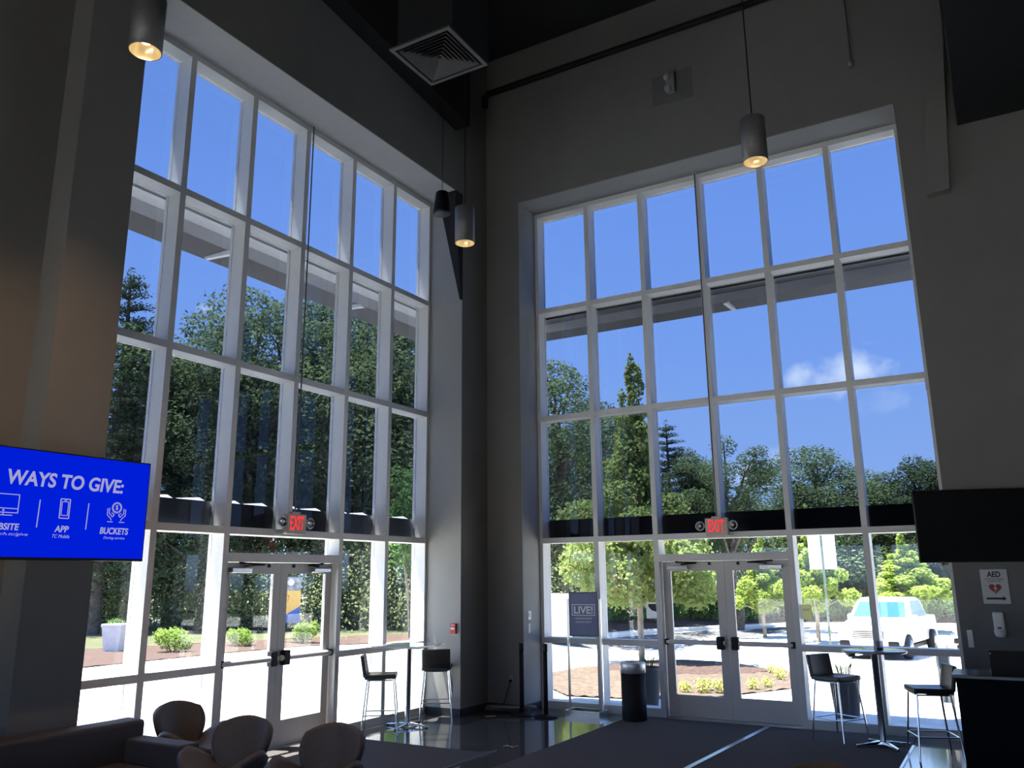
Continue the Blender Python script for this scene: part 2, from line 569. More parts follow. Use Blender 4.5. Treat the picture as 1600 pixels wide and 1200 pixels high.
FW, DP = 0.038, 0.2       # half face width and depth of the frame members
def curtain_wall(name, mp, A, door_bays, handed):
    root = bpy.data.objects.new(name, None)
    COL.objects.link(root)
    root['kind'] = 'structure'
    d0, d1 = door_bays
    for i, a in enumerate(A):
        z0 = Z3 if d0 < i < d1 else 0.0
        wbox(mp, a - FW, a + FW, 0.0, DP + 0.05, z0, ZT).build('mullion', ALU, root)
    def rail(i0, i1, z, h=0.04, nm='rail'):
        wbox(mp, A[i0] + FW, A[i1] - FW, 0.001, DP + 0.045, z - h, z + h).build(nm, ALU, root)
    n = len(A) - 1
    for i in range(n):
        rail(i, i + 1, ZT - 0.045)
        rail(i, i + 1, Z1)
        rail(i, i + 1, Z2)
        if not (d0 <= i < d1):
            rail(i, i + 1, Z3)
            rail(i, i + 1, ZM)
            rail(i, i + 1, 0.055, 0.055)
    rail(d0, d1, Z3)
    rail(d0, d1, 2.17, 0.05)
    levels = [(0.11, ZM - 0.04, GLASS_C), (ZM + 0.04, Z3 - 0.04, GLASS_C), (Z3 + 0.04, Z2 - 0.04, GLASS_T), (Z2 + 0.04, Z1 - 0.04, GLASS_T), (Z1 + 0.04, ZT - 0.09, GLASS_T)]
    for i in range(n):
        for k, (z0, z1, m) in enumerate(levels):
            if k < 2 and d0 <= i < d1:
                continue
            wbox(mp, A[i] + FW, A[i + 1] - FW, DP - 0.004, DP + 0.004, z0, z1).build('pane', m, root)
    wbox(mp, A[d0] + FW, A[d1] - FW, DP - 0.004, DP + 0.004, 2.22, Z3 - 0.04).build('transom_pane', GLASS_C, root)
    wbox(mp, A[d0] + FW, A[d1] - FW, 0.03, DP + 0.05, 0.0, 0.012).build('sill', STEEL, root)
    return root

def door_leaf(name, mp, a0, a1, hinge_low):
    """one leaf of the pair between a0 and a1; hinge_low: hinges on the a0 side"""
    root = bpy.data.objects.new(name, None)
    COL.objects.link(root)
    root['kind'] = 'structure'
    f0, f1 = 0.10, 0.145
    st, top, bot = 0.115, 0.13, 0.30
    b = MB()
    wbox(mp, a0, a0 + st, f0, f1, 0.015, 2.115, b)
    wbox(mp, a1 - st, a1, f0, f1, 0.015, 2.115, b)
    wbox(mp, a0 + st, a1 - st, f0, f1, 0.015, bot, b)
    wbox(mp, a0 + st, a1 - st, f0, f1, 2.115 - top, 2.115, b)
    b.build('leaf_frame', ALUD, root)
    wbox(mp, a0 + st, a1 - st, 0.118, 0.126, bot, 2.115 - top).build('glass_pane', GLASS_C, root)
    lo = a0 + 0.03
    hi = a1 - 0.03
    z = 1.01
    b = MB()
    p0, p1 = mp(lo, 0.055, z), mp(hi, 0.055, z)
    b.tube([p0, p1], 0.033, 14)
    pb = b.build('push_bar', ALU, root)
    la = a1 - 0.10 if hinge_low else a0 + 0.10
    ha = a0 + 0.03 if hinge_low else a1 - 0.03
    wbox(mp, la - 0.05, la + 0.05, 0.02, 0.10, z - 0.085, z + 0.085).build('latch_box', BLACKP, root, bevel=0.012)
    wbox(mp, ha - 0.03, ha + 0.03, 0.03, 0.10, z - 0.04, z + 0.04).build('bar_bracket', BLACKP, root, bevel=0.008)
    # overhead closer and its arm
    s = 1 if hinge_low else -1
    c0 = ha + s * 0.06
    wbox(mp, min(c0, c0 + s * 0.30), max(c0, c0 + s * 0.30), 0.03, 0.10, 2.00, 2.055).build('door_closer', STEEL, root, bevel=0.008)
    b = MB()
    m0 = mp(c0 + s * 0.20, 0.06, 2.075)
    b.tube([m0, mp(c0 + s * 0.45, 0.0, 2.09), mp(c0 + s * 0.12, 0.06, 2.11)], 0.011, 8)
    b.build('closer_arm', BLACKM, root)
    la2 = a1 - 0.2 if hinge_low else a0 + 0.2
    wbox(mp, la2 - 0.018, la2 + 0.018, 0.085, 0.10, 2.06, 2.10).build('door_contact', BLACKP, root)
    return root

LA = [-6.994 + 0.95 * i for i in range(7)]
RA = [1.263 + 0.95 * i for i in range(7)]
wb = bpy.data.objects.new('fill_window', None); COL.objects.link(wb); wb['kind'] = 'structure'  # added panes behind the camera, for fill daylight
for x0, x1 in ((0.05, 4.2), (4.5, 8.8), (9.1, XMAX - 0.3)):
    box('pane', GLASS_C, x0, x1, YMIN - 0.11, YMIN - 0.10, 0.3, 2.8, wb)
curtain_wall('window_1', lmap, LA, (2, 4), 1)
curtain_wall('window_2', rmap, RA, (2, 4), 1)
wbox(rmap, 6.92, 6.99, -0.03, 0.03, 4.20, 4.44).build('rail_bracket', ALU, bpy.data.objects['window_2'])
door_leaf('door_1', lmap, LA[2] + FW + 0.012, LA[3] - 0.003, True)
door_leaf('door_2', lmap, LA[3] + 0.003, LA[4] - FW - 0.012, False)
door_leaf('door_3', rmap, RA[2] + FW + 0.012, RA[3] - 0.003, True)
door_leaf('door_4', rmap, RA[3] + 0.003, RA[4] - FW - 0.012, False)

# ================================================================== outside of the building: canopies, roof edge
b = MB(); b.box(-1.50, -0.25, -14, 1.0, 10.95, 11.25); struct(b.build('roof_overhang', SOFFIT))
def canopies(mp, a0, a1, name_up, name_low, brk, low_d, inner):
    up = bpy.data.objects.new(name_up, None); COL.objects.link(up); up['kind'] = 'structure'
    wbox(mp, a0, a1, 0.60, 1.22, 6.10, 6.20).build('soffit_panel', SOFFIT if mp is lmap else mat('soffit_dark', (0.05, 0.05, 0.055), 0.6), up)
    wbox(mp, a0, a1, 0.26, 0.60, 6.16, 6.24).build('inner_panel', inner, up)
    if mp is rmap:
        wbox(mp, a0, a1, 0.262, 0.36, 6.24, 6.315).build('kerb_strip', CANOPY, up)
    MB().add([mp(a, d, z) for a in (a0, a1) for d, z in ((0.50, 6.16), (0.60, 6.045), (0.60, 6.16))],
             [(0, 1, 2), (3, 5, 4), (0, 3, 4, 1), (1, 4, 5, 2), (2, 5, 3, 0)]).build('edge_angle', FLASH, up)
    for a in brk:
        MB().add([mp(a - 0.03, 0.60, 6.03), mp(a + 0.03, 0.60, 6.03), mp(a + 0.03, 0.60, 6.1), mp(a - 0.03, 0.60, 6.1),
                  mp(a - 0.03, 1.15, 6.07), mp(a + 0.03, 1.15, 6.07), mp(a + 0.03, 1.15, 6.1), mp(a - 0.03, 1.15, 6.1)],
                 [(0, 1, 2, 3), (4, 7, 6, 5), (0, 4, 5, 1), (3, 2, 6, 7), (0, 3, 7, 4), (1, 5, 6, 2)]).build('outrigger', FLASH, up)
    lo = bpy.data.objects.new(name_low, None); COL.objects.link(lo); lo['kind'] = 'structure'
    if mp is rmap:
        wbox(mp, a0, a1, 0.262, low_d, 2.52, 2.80).build('slab', CANOPY, lo)
    else:
        for i in range(6):
            wbox(mp, LA[i] + 0.002, LA[i + 1] - 0.002, 0.262, low_d, 2.52, 2.80).build('spandrel', CANOPY if i in (2, 3) else mat('spandrel_grey', (0.80, 0.80, 0.82), 0.5, noise=0.05), lo)
    return lo
lo = canopies(lmap, -9.0, 0.0, 'canopy_roof', 'canopy_roof', [-6.3, -4.75, -2.2], 0.30, mat('canopy_inner', (0.55, 0.55, 0.56), 0.6))
for i in range(6):  # white wedges stand in for sunlit spandrel tops, tilted to catch sun
    a = LA[i]
    for o_, w in ((0.02, 0.38), (0.47, 0.36)):
        MB().add([lmap(a + o_, 0.265, 2.80), lmap(a + o_ + w, 0.265, 2.80), lmap(a + o_ + w, 0.36, 2.845), lmap(a + o_, 0.30, 2.81), lmap(a + o_ + w, 0.36, 2.80), lmap(a + o_, 0.30, 2.80)],
                 [(0, 1, 2, 3), (3, 2, 4, 5), (0, 5, 4, 1), (1, 4, 2), (0, 3, 5)]).build('sunlit_wedge', FLASH, lo)
lo = canopies(rmap, 0.3, 8.5, 'canopy_roof', 'canopy_roof', [4.25], 1.15, CANOPY)
for i in range(6):
    for k in (0.3, 0.62):
        MB().tube([(RA[i] + k, 0.31, 6.31), (RA[i] + k, 0.31, 6.36)], 0.009, 6).build('bolt', BLACKM, lo)

# ================================================================== outside ground
def smooth(t):
    t = min(1.0, max(0.0, t))
    return t * t * (3 - 2 * t)
def gz(x, y):
    return -0.03 - 0.04 * min(15.5, max(0.0, y - 1.5)) * smooth((x + 8) / 5)
def field(name, m, x0, x1, y0, y1, nx, ny, dz=0.0, inside=None, th=0.0):
    B = MB()
    P = {}
    for i in range(nx + 1):
        for j in range(ny + 1):
            x = x0 + (x1 - x0) * i / nx
            y = y0 + (y1 - y0) * j / ny
            P[i, j] = len(B.v)
            B.v.append((x, y, gz(x, y) + dz))
    for i in range(nx):
        for j in range(ny):
            B.f.append((P[i, j], P[i + 1, j], P[i + 1, j + 1], P[i, j + 1]))
            B.sm.append(True)
    return B.build(name, m)
struct(field('ground', CONCOUT, -16, 40, 0.25, 60, 56, 60))
struct(MB().prism([(-60, -60), (-0.25, -60), (-0.25, 0.25), (-16, 0.25), (-16, 60), (-60, 60)], -0.2, -0.03).build('ground', CONCOUT))
struct(MB().prism([(-0.25, -60), (60, -60), (60, 0.25), (13.7, 0.25), (13.7, -16.7), (-0.25, -16.7)], -0.2, -0.03).build('ground', CONCOUT))
struct(MB().prism([(-160, -160), (160, -160), (160, 160), (-160, 160)], -1.2, -0.9).build('ground', GRASS))
def patch(name, m, poly, dz, kind, crown=0.0, label=None, cat=None):
    """a bed of loose ground cover that follows the ground, mounded by CROWN in its middle"""
    bm = bmesh.new()
    vs = [bm.verts.new((x, y, 0)) for x, y in poly]
    f = bm.faces.new(vs)
    bmesh.ops.triangulate(bm, faces=[f])
    for _ in range(4):
        bmesh.ops.subdivide_edges(bm, edges=bm.edges[:], cuts=1, use_grid_fill=True)
    cx = sum(p[0] for p in poly) / len(poly)
    cy = sum(p[1] for p in poly) / len(poly)
    rm = max(math.hypot(x - cx, y - cy) for x, y in poly)
    for v in bm.verts:
        edge = min((v.co.xy - Vector(a)).length if (Vector(b_) - Vector(a)).length < 1e-6 else
                   abs((Vector(b_) - Vector(a)).normalized().cross(v.co.xy - Vector(a))) for a, b_ in zip(poly, poly[1:] + poly[:1]))
        v.co.z = gz(v.co.x, v.co.y) + dz + crown * min(1.0, edge / (0.25 * rm)) + random.uniform(-0.012, 0.012)
    me = bpy.data.meshes.new(name)
    bm.to_mesh(me)
    bm.free()
    for p in me.polygons:
        p.use_smooth = True
    me.materials.append(m)
    o = bpy.data.objects.new(name, me)
    COL.objects.link(o)
    o['kind'] = kind
    tag(o, label, cat)
    return o
# right hand side: planted island in the walk, far kerb, verge
ISL = [(0.9, 1.5), (2.1, 1.7), (3.1, 2.9), (3.75, 5.2), (3.3, 8.2), (2.4, 10.6), (0.0, 11.6), (-1.3, 10.6), (-1.9, 8.0), (-1.6, 5.4), (-0.4, 3.0)]
patch('mulch', STRAW, ISL, 0.02, 'stuff', 0.05, 'pine straw covering the planted island beyond the right doors', 'mulch')
patch('mulch', MULCH, [(-0.7, 6.6), (0.9, 6.2), (2.1, 7.0), (2.4, 9.0), (1.6, 10.6), (-0.2, 11.1), (-1.4, 9.6), (-1.4, 7.8)], 0.06, 'stuff', 0.10, 'dark mulch mound round the foot of the maple', 'mulch')
KERB = [(-8.6, 15.2), (-7.2, 16.2), (-5.8, 18.2), (-5.4, 22), (-4.6, 27.5), (-2.6, 34.0), (1.0, 36), (6, 36.0), (22, 36)]
b = MB()
b.tube([(x, y, gz(x, y) + 0.02) for x, y in KERB], 0.13, 8)
struct(b.build('kerb', mat('kerb_concrete', (0.5, 0.49, 0.47), 0.9, noise=0.1)))
patch('mulch', MULCH, KERB + [(22, 40), (1, 40), (-4, 38.5), (-7, 31), (-8, 23), (-9, 18.5), (-13, 15.5)], 0.05, 'stuff', 0.1, 'reddish mulch strip under the hedge beyond the driveway', 'mulch')
patch('grass', GRASS, [(22, 40), (1, 40), (-4, 38.5), (-7, 31), (-8, 23), (-9, 18.5), (-13, 15.5), (-60, 40), (-40, 90), (60, 90), (60, 40)], 0.06, 'stuff', 0.0, 'grass verge under the trees beyond the driveway', 'grass')
patch('asphalt_road', ASPH, [(-11, 12.6), (-7.0, 15.7), (-5.5, 18.0), (-5.1, 22), (-4.3, 27.3), (-2.4, 33.5), (-0.9, 33.0), (-2.2, 26.8), (-2.9, 22), (-3.2, 17.5), (-4.6, 14.6), (-9, 11)], 0.015, 'structure')
# left hand side: mulch bed, lawn, road
patch('mulch', MULCH, [(-11.0, -6), (-11.2, 1.5), (-11.2, 4.5), (-10.8, 7.5), (-9.0, 9.8), (-7.6, 11.8), (-9.0, 14.5), (-12.0, 12.0), (-14.2, 8.0), (-16.0, 4.0), (-17, -6)], 0.02, 'stuff', 0.08, 'reddish mulch bed along the walk beyond the left windows', 'mulch')
patch('grass', GRASS, [(-17, -8), (-16.0, 4.0), (-14.2, 8.0), (-12.0, 12.0), (-9.0, 14.6), (-14, 24), (-24, 30), (-60, 40), (-60, -8)], 0.025, 'stuff', 0.0, 'patchy lawn between the mulch bed and the wood', 'grass')
patch('asphalt_road', ASPH, [(-26.5, -8), (-26.5, 12), (-24.0, 20), (-28, 22), (-30.0, 12), (-30, -8)], 0.04, 'structure')

# ================================================================== plants
RNG = np.random.default_rng(11)
def leaf_mesh(name, m, lobes, n, size, shell=0.55, droop=0.0, aspect=0.55, orient=0.6):
    """a crown: n separate leaves spread through the lobes (cx, cy, cz, rx, ry, rz)"""
    L = np.array(lobes, float)
    w = (L[:, 3] * L[:, 4] * L[:, 5]) ** 0.67
    k = RNG.choice(len(L), n, p=w / w.sum())
    d = RNG.normal(size=(n, 3))
    d /= np.linalg.norm(d, axis=1)[:, None]
    r = shell + (1 - shell) * RNG.random(n) ** 0.5
    r *= 0.88 + 0.24 * RNG.random(n)
    c = L[k, :3] + d * r[:, None] * L[k, 3:]
    nrm = d * orient + RNG.normal(size=(n, 3)) * 0.6
    nrm[:, 2] += 0.35
    nrm /= np.linalg.norm(nrm, axis=1)[:, None]
    t = RNG.normal(size=(n, 3))
    t[:, 2] -= droop
    u = t - nrm * (t * nrm).sum(1)[:, None]
    u /= np.linalg.norm(u, axis=1)[:, None]
    v = np.cross(nrm, u)
    s = size * (0.65 + 0.7 * RNG.random(n))[:, None]
    co = np.empty((n, 4, 3))
    co[:, 0] = c - u * s * 0.5
    co[:, 1] = c + v * s * 0.5 * aspect + nrm * s * 0.06
    co[:, 2] = c + u * s * 0.5
    co[:, 3] = c - v * s * 0.5 * aspect + nrm * s * 0.06
    me = bpy.data.meshes.new(name)
    me.vertices.add(n * 4)
    me.vertices.foreach_set('co', co.ravel())
    me.loops.add(n * 4)
    me.loops.foreach_set('vertex_index', np.arange(n * 4, dtype=np.int32))
    me.polygons.add(n)
    me.polygons.foreach_set('loop_start', np.arange(0, n * 4, 4, dtype=np.int32))
    me.materials.append(m)
    me.update(calc_edges=True)
    return me

def limb(B, p, q, r0, r1, wob=0.15, n=6, k=5):
    p, q = Vector(p), Vector(q)
    pts, rs = [], []
    for i in range(k + 1):
        t = i / k
        a = p.lerp(q, t)
        if 0 < i < k:
            a += Vector([random.uniform(-wob, wob) for _ in range(3)])
        pts.append(a)
        rs.append(r0 + (r1 - r0) * t)
    B.tube(pts, rs, n)

def plant(name, label, cat, crown, trunk, group=None, part='crown'):
    root = thing(name, label, cat, group=group)
    if trunk is not None:
        t = bpy.data.objects.new('trunk', trunk); COL.objects.link(t); t.parent = root
    c = bpy.data.objects.new(part, crown); COL.objects.link(c); c.parent = root
    return root

def mesh_of(B, name, m):
    me = bpy.data.meshes.new(name)
    me.from_pydata(B.v, [], B.f)
    me.polygons.foreach_set('use_smooth', B.sm)
    me.materials.append(m)
    me.update()
    return me

# --- prototypes, all 10 m tall
def oak(seed, nl, lm, slim=1.0, n=19000, base=2.2, leaf=0.125):
    random.seed(seed)
    B = MB()
    limb(B, (0, 0, -0.3), (0.1, 0.1, 5.5), 0.22, 0.13, 0.12, 8)
    limb(B, (0.1, 0.1, 5.5), (0, 0.2, 9.2), 0.13, 0.03, 0.2, 7)
    lobes = []
    for i in range(nl):
        z = base + (9.2 - base) * (i + 0.5) / nl
        prof = math.sin(PI * min(1, max(0.08, (z - base + 1.0) / (10.6 - base)))) ** 0.8
        a = i * 2.4 + random.uniform(-0.5, 0.5)
        R = 2.3 * slim * prof * random.uniform(0.55, 1.05)
        c = (R * math.cos(a), R * math.sin(a), z + random.uniform(-0.3, 0.3))
        q = random.uniform(0.75, 1.35) * (0.65 + 0.45 * prof)
        lobes.append((*c, q * slim, q * slim, q * 0.72))
        limb(B, (0, 0.1, max(1.5, z - 1.6)), c, 0.07, 0.018, 0.15, 5, 4)
    lobes.append((0, 0, 9.3, 0.7 * slim, 0.7 * slim, 0.7))
    return leaf_mesh('crown', lm, lobes, n, leaf, 0.5), mesh_of(B, 'trunk', BARK)

def airy(seed, lm, n=17000):
    random.seed(seed)
    B = MB()
    limb(B, (0, 0, -0.3), (0.3, 0, 4.5), 0.17, 0.12, 0.12, 8)
    lobes = []
    for i in range(13):
        a = i * 2.4
        z0 = 3.2 + i * 0.32
        tip = (1.9 * math.cos(a) * random.uniform(0.6, 1.1), 1.9 * math.sin(a) * random.uniform(0.6, 1.1), min(9.7, z0 + random.uniform(1.6, 2.8)))
        limb(B, (0.2, 0, z0 - 0.6), tip, 0.075, 0.015, 0.2, 5, 5)
        for t in (0.6, 0.82, 1.0):
            c = Vector((0.2, 0, z0)).lerp(Vector(tip), t)
            q = random.uniform(0.45, 0.85)
            lobes.append((c.x, c.y, c.z, q, q, q * 0.65))
    limb(B, (0.3, 0, 4.5), (0.1, 0.1, 9.6), 0.11, 0.02, 0.15, 6)
    lobes.append((0.1, 0.1, 9.4, 0.55, 0.55, 0.6))
    return leaf_mesh('crown', lm, lobes, n, 0.11, 0.35), mesh_of(B, 'trunk', BARK)

def cedar(seed, n=20000):
    random.seed(seed)
    B = MB()
    limb(B, (0, 0, -0.3), (0, 0, 9.8), 0.2, 0.025, 0.04, 8, 8)
    lobes = []
    z = 1.6
    while z < 9.6:
        R = 0.25 + 2.0 * (1 - z / 10.2) ** 0.85
        for k in range(4):
            a = random.uniform(0, 2 * PI)
            rr = R * random.uniform(0.55, 1.15)
            tip = (rr * math.cos(a), rr * math.sin(a), z + 0.12 * rr)
            limb(B, (0, 0, z - 0.1), tip, 0.035, 0.008, 0.03, 4, 3)
            for t in (0.4, 0.7, 0.98):
                q = 0.16 + 0.20 * R * 0.5
                lobes.append((tip[0] * t, tip[1] * t, z + 0.12 * rr * t, q * 1.3, q * 1.3, q * 0.5))
        z += 0.36
    lobes.append((0, 0, 9.75, 0.12, 0.12, 0.35))
    return leaf_mesh('crown', L_CED, lobes, n, 0.095, 0.2, aspect=0.4), mesh_of(B, 'trunk', BARK)

OAK = oak(3, 26, L_OAK)
OAKD = oak(5, 22, L_DARK, 0.85, 20000, 1.2)
AIRY = airy(4, L_OAK)
CED = cedar(6)

TREES = {}
def put_tree(kind, x, y, ztop, label, group=None, wide=1.0, rot=None):
    """a tree that stands on the ground at x, y and reaches up to ztop"""
    g = gz(x, y)
    s = (ztop - g) / 9.9
    if kind not in TREES:
        c, t = {'oak': OAK, 'dark': OAKD, 'airy': AIRY, 'cedar': CED}[kind]
        o = plant('conifer_tree' if kind == 'cedar' else 'leafy_tree', label, 'tree', c, t, group)
        index_kids()
        TREES[kind] = o
    else:
        o = copy_tree(TREES[kind])
        o['label'] = label
        if 'group' in o: del o['group']
        if group: o['group'] = group
    o.location = (x, y, g)
    o.scale = (s * wide, s * wide, s)
    o.rotation_euler = (0, 0, random.uniform(0, 6.28) if rot is None else rot)
    return o
CX, CY = 7.543, -11.647
def farther(x, y, z, k):
    return CX + (x - CX) * k, CY + (y - CY) * k, 1.919 + (z - 1.919) * k

# the wood beyond the left windows
GL = 'trees of the wood beyond the left windows'
put_tree('cedar', *farther(-20.69, 7.3, 13.71, 1.15), 'tall pointed conifer beyond the first left window bay, its tip bare against the sky', wide=1.15)
put_tree('airy', *farther(-16.9, 7.6, 11.5, 1.25), 'sparse tree with bare slanting boughs showing sky between its leaves', wide=1.35, rot=0.6)
spec = [('airy', -20.07, 11.45, 12.6, 1.1), ('oak', -14.81, 8.37, 12.1, 1.3), ('oak', -15.07, 11.0, 12.9, 1.25), ('oak', -13.76, 10.87, 12.52, 1.3),
        ('oak', -11.76, 11.32, 12.08, 1.3), ('oak', -12.35, 13.42, 12.53, 1.15), ('airy', -9.93, 11.5, 11.07, 1.3),
        ('dark', -25.66, 14.07, 11.16, 0.95), ('dark', -23.34, 13.78, 9.6, 0.9), ('cedar', -24.04, 9.48, 10.4, 0.95), ('dark', -24.93, 11.71, 9.6, 1.0), ('dark', -17.5, 9.2, 7.4, 1.2), ('dark', -13.2, 11.9, 7.6, 1.2)]
for i, (k, x, y, z, f) in enumerate(spec):
    put_tree(k, *farther(x, y, z, f), {'airy': 'slender open tree in the wood beyond the left windows', 'oak': 'broad leafy tree in the wood beyond the left windows',
             'dark': 'dark dense tree in the wood beyond the left windows', 'cedar': 'shorter conifer deep in the wood beyond the left windows'}[k], GL if k != 'cedar' else None, wide=1.15)
# bare trunks at the front of that wood
def bole(x, y, h, r, lean, label, bark=BARK):
    B = MB()
    limb(B, (0, 0, -0.2), (lean, lean * 0.4, h), r, r * 0.55, 0.05, 10, 7)
    for i in range(5):
        a = i * 1.9
        z = h * (0.55 + 0.09 * i)
        limb(B, (lean * z / h, lean * 0.4 * z / h, z), (lean + 1.2 * math.cos(a), 1.2 * math.sin(a), z + 1.0), r * 0.25, 0.02, 0.08, 5, 3)
    root = thing('leafy_tree', label, 'tree', (x, y, gz(x, y)))
    B.build('trunk', bark, root)
    lob = [(lean + 1.2 * math.cos(a) * t, 1.2 * math.sin(a) * t, h * 0.75 + 0.5 * i, 0.9, 0.9, 0.6) for i, a in enumerate((0, 1.3, 2.6, 3.9, 5.2)) for t in (0.5, 1.0)]
    o = bpy.data.objects.new('crown', leaf_mesh('crown', L_DARK, lob, 1500, 0.22)); COL.objects.link(o); o.parent = root
    return root
bole(-28.8, 13.6, 9, 0.32, 0.3, 'straight grey trunk rising behind the pale planter pot', BARKL)
bole(-24.8, 14.1, 9, 0.26, 0.9, 'pale leaning trunk rising behind the round bush by the second bay', BARKL)
bole(-21.2, 14.9, 10, 0.42, 0.0, 'thick dark trunk behind the left leaf of the left doors')
bole(-16.8, 16.5, 10, 0.30, 0.1, 'dark trunk seen through the bay next to the left doors')
# multi-stemmed crepe myrtle near the corner
random.seed(21)
B = MB(); lob = []
for i in range(6):
    a = i * 1.05
    tip = (0.6 * math.cos(a), 0.6 * math.sin(a), 4.4 + random.uniform(-0.5, 0.9))
    limb(B, (0.12 * math.cos(a), 0.12 * math.sin(a), -0.1), tip, 0.032, 0.012, 0.06, 6)
    for t in (0.6, 0.8, 1.0):
        lob.append((tip[0] * t, tip[1] * t, tip[2] * t, 0.65, 0.65, 0.5))
myr = plant('multi_stem_tree', 'small light green tree with several thin pale stems near the corner', 'tree', leaf_mesh('crown', L_HEDGE, lob, 4200, 0.15, 0.3), mesh_of(B, 'trunk', BARKL))
myr.location = (-9.6, 11.2, gz(-9.6, 11.2))

# the wood beyond the right windows
GR = 'trees of the skyline beyond the right windows'
put_tree('oak', -7.6, 18.2, 10.6, 'big rounded tree left of the maple beyond the right windows', wide=1.25, rot=1.0)
put_tree('cedar', *farther(-7.17, 29.82, 9.84, 1.0), 'dark pointed tree just right of the maple', wide=1.1)
put_tree('airy', *farther(-3.72, 28.81, 8.6, 1.0), 'leafy tree standing up above its neighbours over the right exit sign', wide=1.3, rot=2.0)
put_tree('oak', *farther(-1.41, 39.58, 9.3, 1.0), 'wide round-topped tree right of the small cloud', wide=1.9, rot=0.3)
for i, (k, x, y, z, f, w) in enumerate([('dark', -7.63, 21.0, 9.8, 1.1, 1.2), ('dark', -7.72, 23.15, 9.0, 1.1, 1.2), ('dark', -5.73, 28.2, 8.14, 1.05, 1.3), ('dark', -6.18, 32.26, 7.4, 1.05, 1.3), ('dark', -3.96, 32.89, 4.9, 1.1, 1.3),
        ('oak', -4.01, 39.05, 5.6, 1.0, 1.4), ('oak', -2.6, 37.8, 7.2, 1.02, 1.3), ('oak', 0.36, 37.83, 7.9, 1.04, 1.5), ('dark', 0.52, 43.91, 7.5, 1.0, 1.4), ('dark', 2.03, 42.07, 7.8, 1.0, 1.4),
        ('dark', 3.64, 40.21, 8.4, 1.02, 1.5), ('dark', 4.85, 38.28, 7.9, 1.04, 1.4), ('dark', 6.2, 40.33, 7.9, 1.02, 1.4), ('dark', 8.2, 39, 7.6, 1.05, 1.4), ('oak', -9.5, 22.0, 8.5, 1.0, 1.3)]):
    put_tree(k, *farther(x, y, z, f), {'oak': 'mid green tree in the far skyline beyond the right windows', 'dark': 'dark green tree in the far skyline beyond the right windows'}[k], GR, wide=w)
L_UNDER = leafmat('leaf_under', (0.17, 0.215, 0.10), (0.29, 0.33, 0.16), trans=0.5)
# low growth that closes the wood
def growth(name, label, pts, n, leaf, m, h):
    lob = [(x, y, gz(x, y) + h * random.uniform(0.3, 0.55), random.uniform(1.3, 2.2), random.uniform(1.3, 2.2), h * random.uniform(0.4, 0.62)) for x, y in pts]
    o = bpy.data.objects.new(name, leaf_mesh(name, m, lob, n, leaf, 0.45))
    COL.objects.link(o)
    tag(o, label, 'undergrowth', None, 'stuff')
random.seed(5)
pts = []
for i in range(46):
    t = i / 45
    x, y = -33 + 26 * t, 7.5 + 9 * t + random.uniform(-1.0, 1.5)
    pts += [(x, y), (x - 2, y + 2.5)]
growth('undergrowth', 'tangled undergrowth along the edge of the left wood', pts, 80000, 0.125, L_UNDER, 3.6)
pts = []
for i in range(44):
    t = i / 43
    x = -12 + 26 * t
    y = 19 + 24 * smooth(t * 2.2) + random.uniform(-0.6, 1.6)
    pts += [(x, y), (x + 0.5, y + 2.5)]
growth('undergrowth', 'tangled undergrowth under the trees beyond the driveway', pts, 70000, 0.135, L_UNDER, 3.6)

# the maple on the island
random.seed(9)
def maple(h, R, n, leaf, lm, zlow, leader=True, lob_n=30):
    B = MB()
    limb(B, (0, 0, -0.2), (0.02, 0, h * 0.45), 0.085, 0.06, 0.01, 10)
    limb(B, (0.02, 0, h * 0.45), (0.0, 0, h * 0.97), 0.06, 0.01, 0.04, 8, 7)
    lobes = []
    for i in range(lob_n):
        t = i / (lob_n - 1)
        z = zlow + (h * 0.80 - zlow) * t ** 1.1
        wz = R * ((1 - 0.25 * t / 0.45) if t < 0.45 else (0.75 - 0.53 * min(1, (t - 0.45) / 0.2)) if leader else (1 - 0.8 * t)) 
        rr = max(0.12 * R, wz * (1.0 if not leader or t < 0.5 else 0.7)) * random.uniform(0.45, 0.95)
        a = i * 2.4
        c = (rr * math.cos(a), rr * math.sin(a), z)
        q = (0.62 - 0.40 * t) * random.uniform(0.85, 1.25) * R / 2.2
        lobes.append((*c, q * 1.15, q * 1.15, q * 0.85))
        limb(B, (0, 0, max(zlow - 0.5, z - 0.7)), c, 0.03, 0.008, 0.05, 5, 4)
    for i in range(9):
        z = zlow + (h - zlow) * i / 9
        q = R * (0.42 if z < 0.5 * h else 0.16) * (1 - i / 14)
        lobes.append((random.uniform(-0.1, 0.1), random.uniform(-0.1, 0.1), z, q, q, 0.55))
    if leader:
        for z, x in ((0.86, 0.0), (0.92, -0.05), (0.97, 0.03), (0.88, 0.28), (0.93, 0.22), (0.85, -0.25)):
            lobes.append((x, 0.1 * x, h * z, 0.12, 0.12, 0.3))
    return leaf_mesh('crown', lm, lobes, n, leaf, 0.35, droop=0.5, aspect=0.75), mesh_of(B, 'trunk', BARKL)
m_ = plant('maple_tree', 'tall young maple with a pointed top growing on the island beyond the right windows', 'tree', *maple(8.4, 2.6, 30000, 0.12, L_MAPLE, 2.0))
m_.location = (-0.99, 9.63, gz(-0.99, 9.63))
random.seed(14)
MAP2 = plant('young_maple_tree', 'small bright green tree behind the sign post beyond the right windows', 'tree', *maple(5.2, 1.35, 12000, 0.12, L_LIME, 1.7, False, 22))
MAP2.location = (0.9, 23.2, gz(0.9, 23.2))
index_kids()
o = copy_tree(MAP2); o['label'] = 'bright green tree behind the parked white cars'; o.location = (3.5, 31.0, -0.65); o.scale = (1.55, 1.55, 0.86); o.rotation_euler = (0, 0, 1.9)
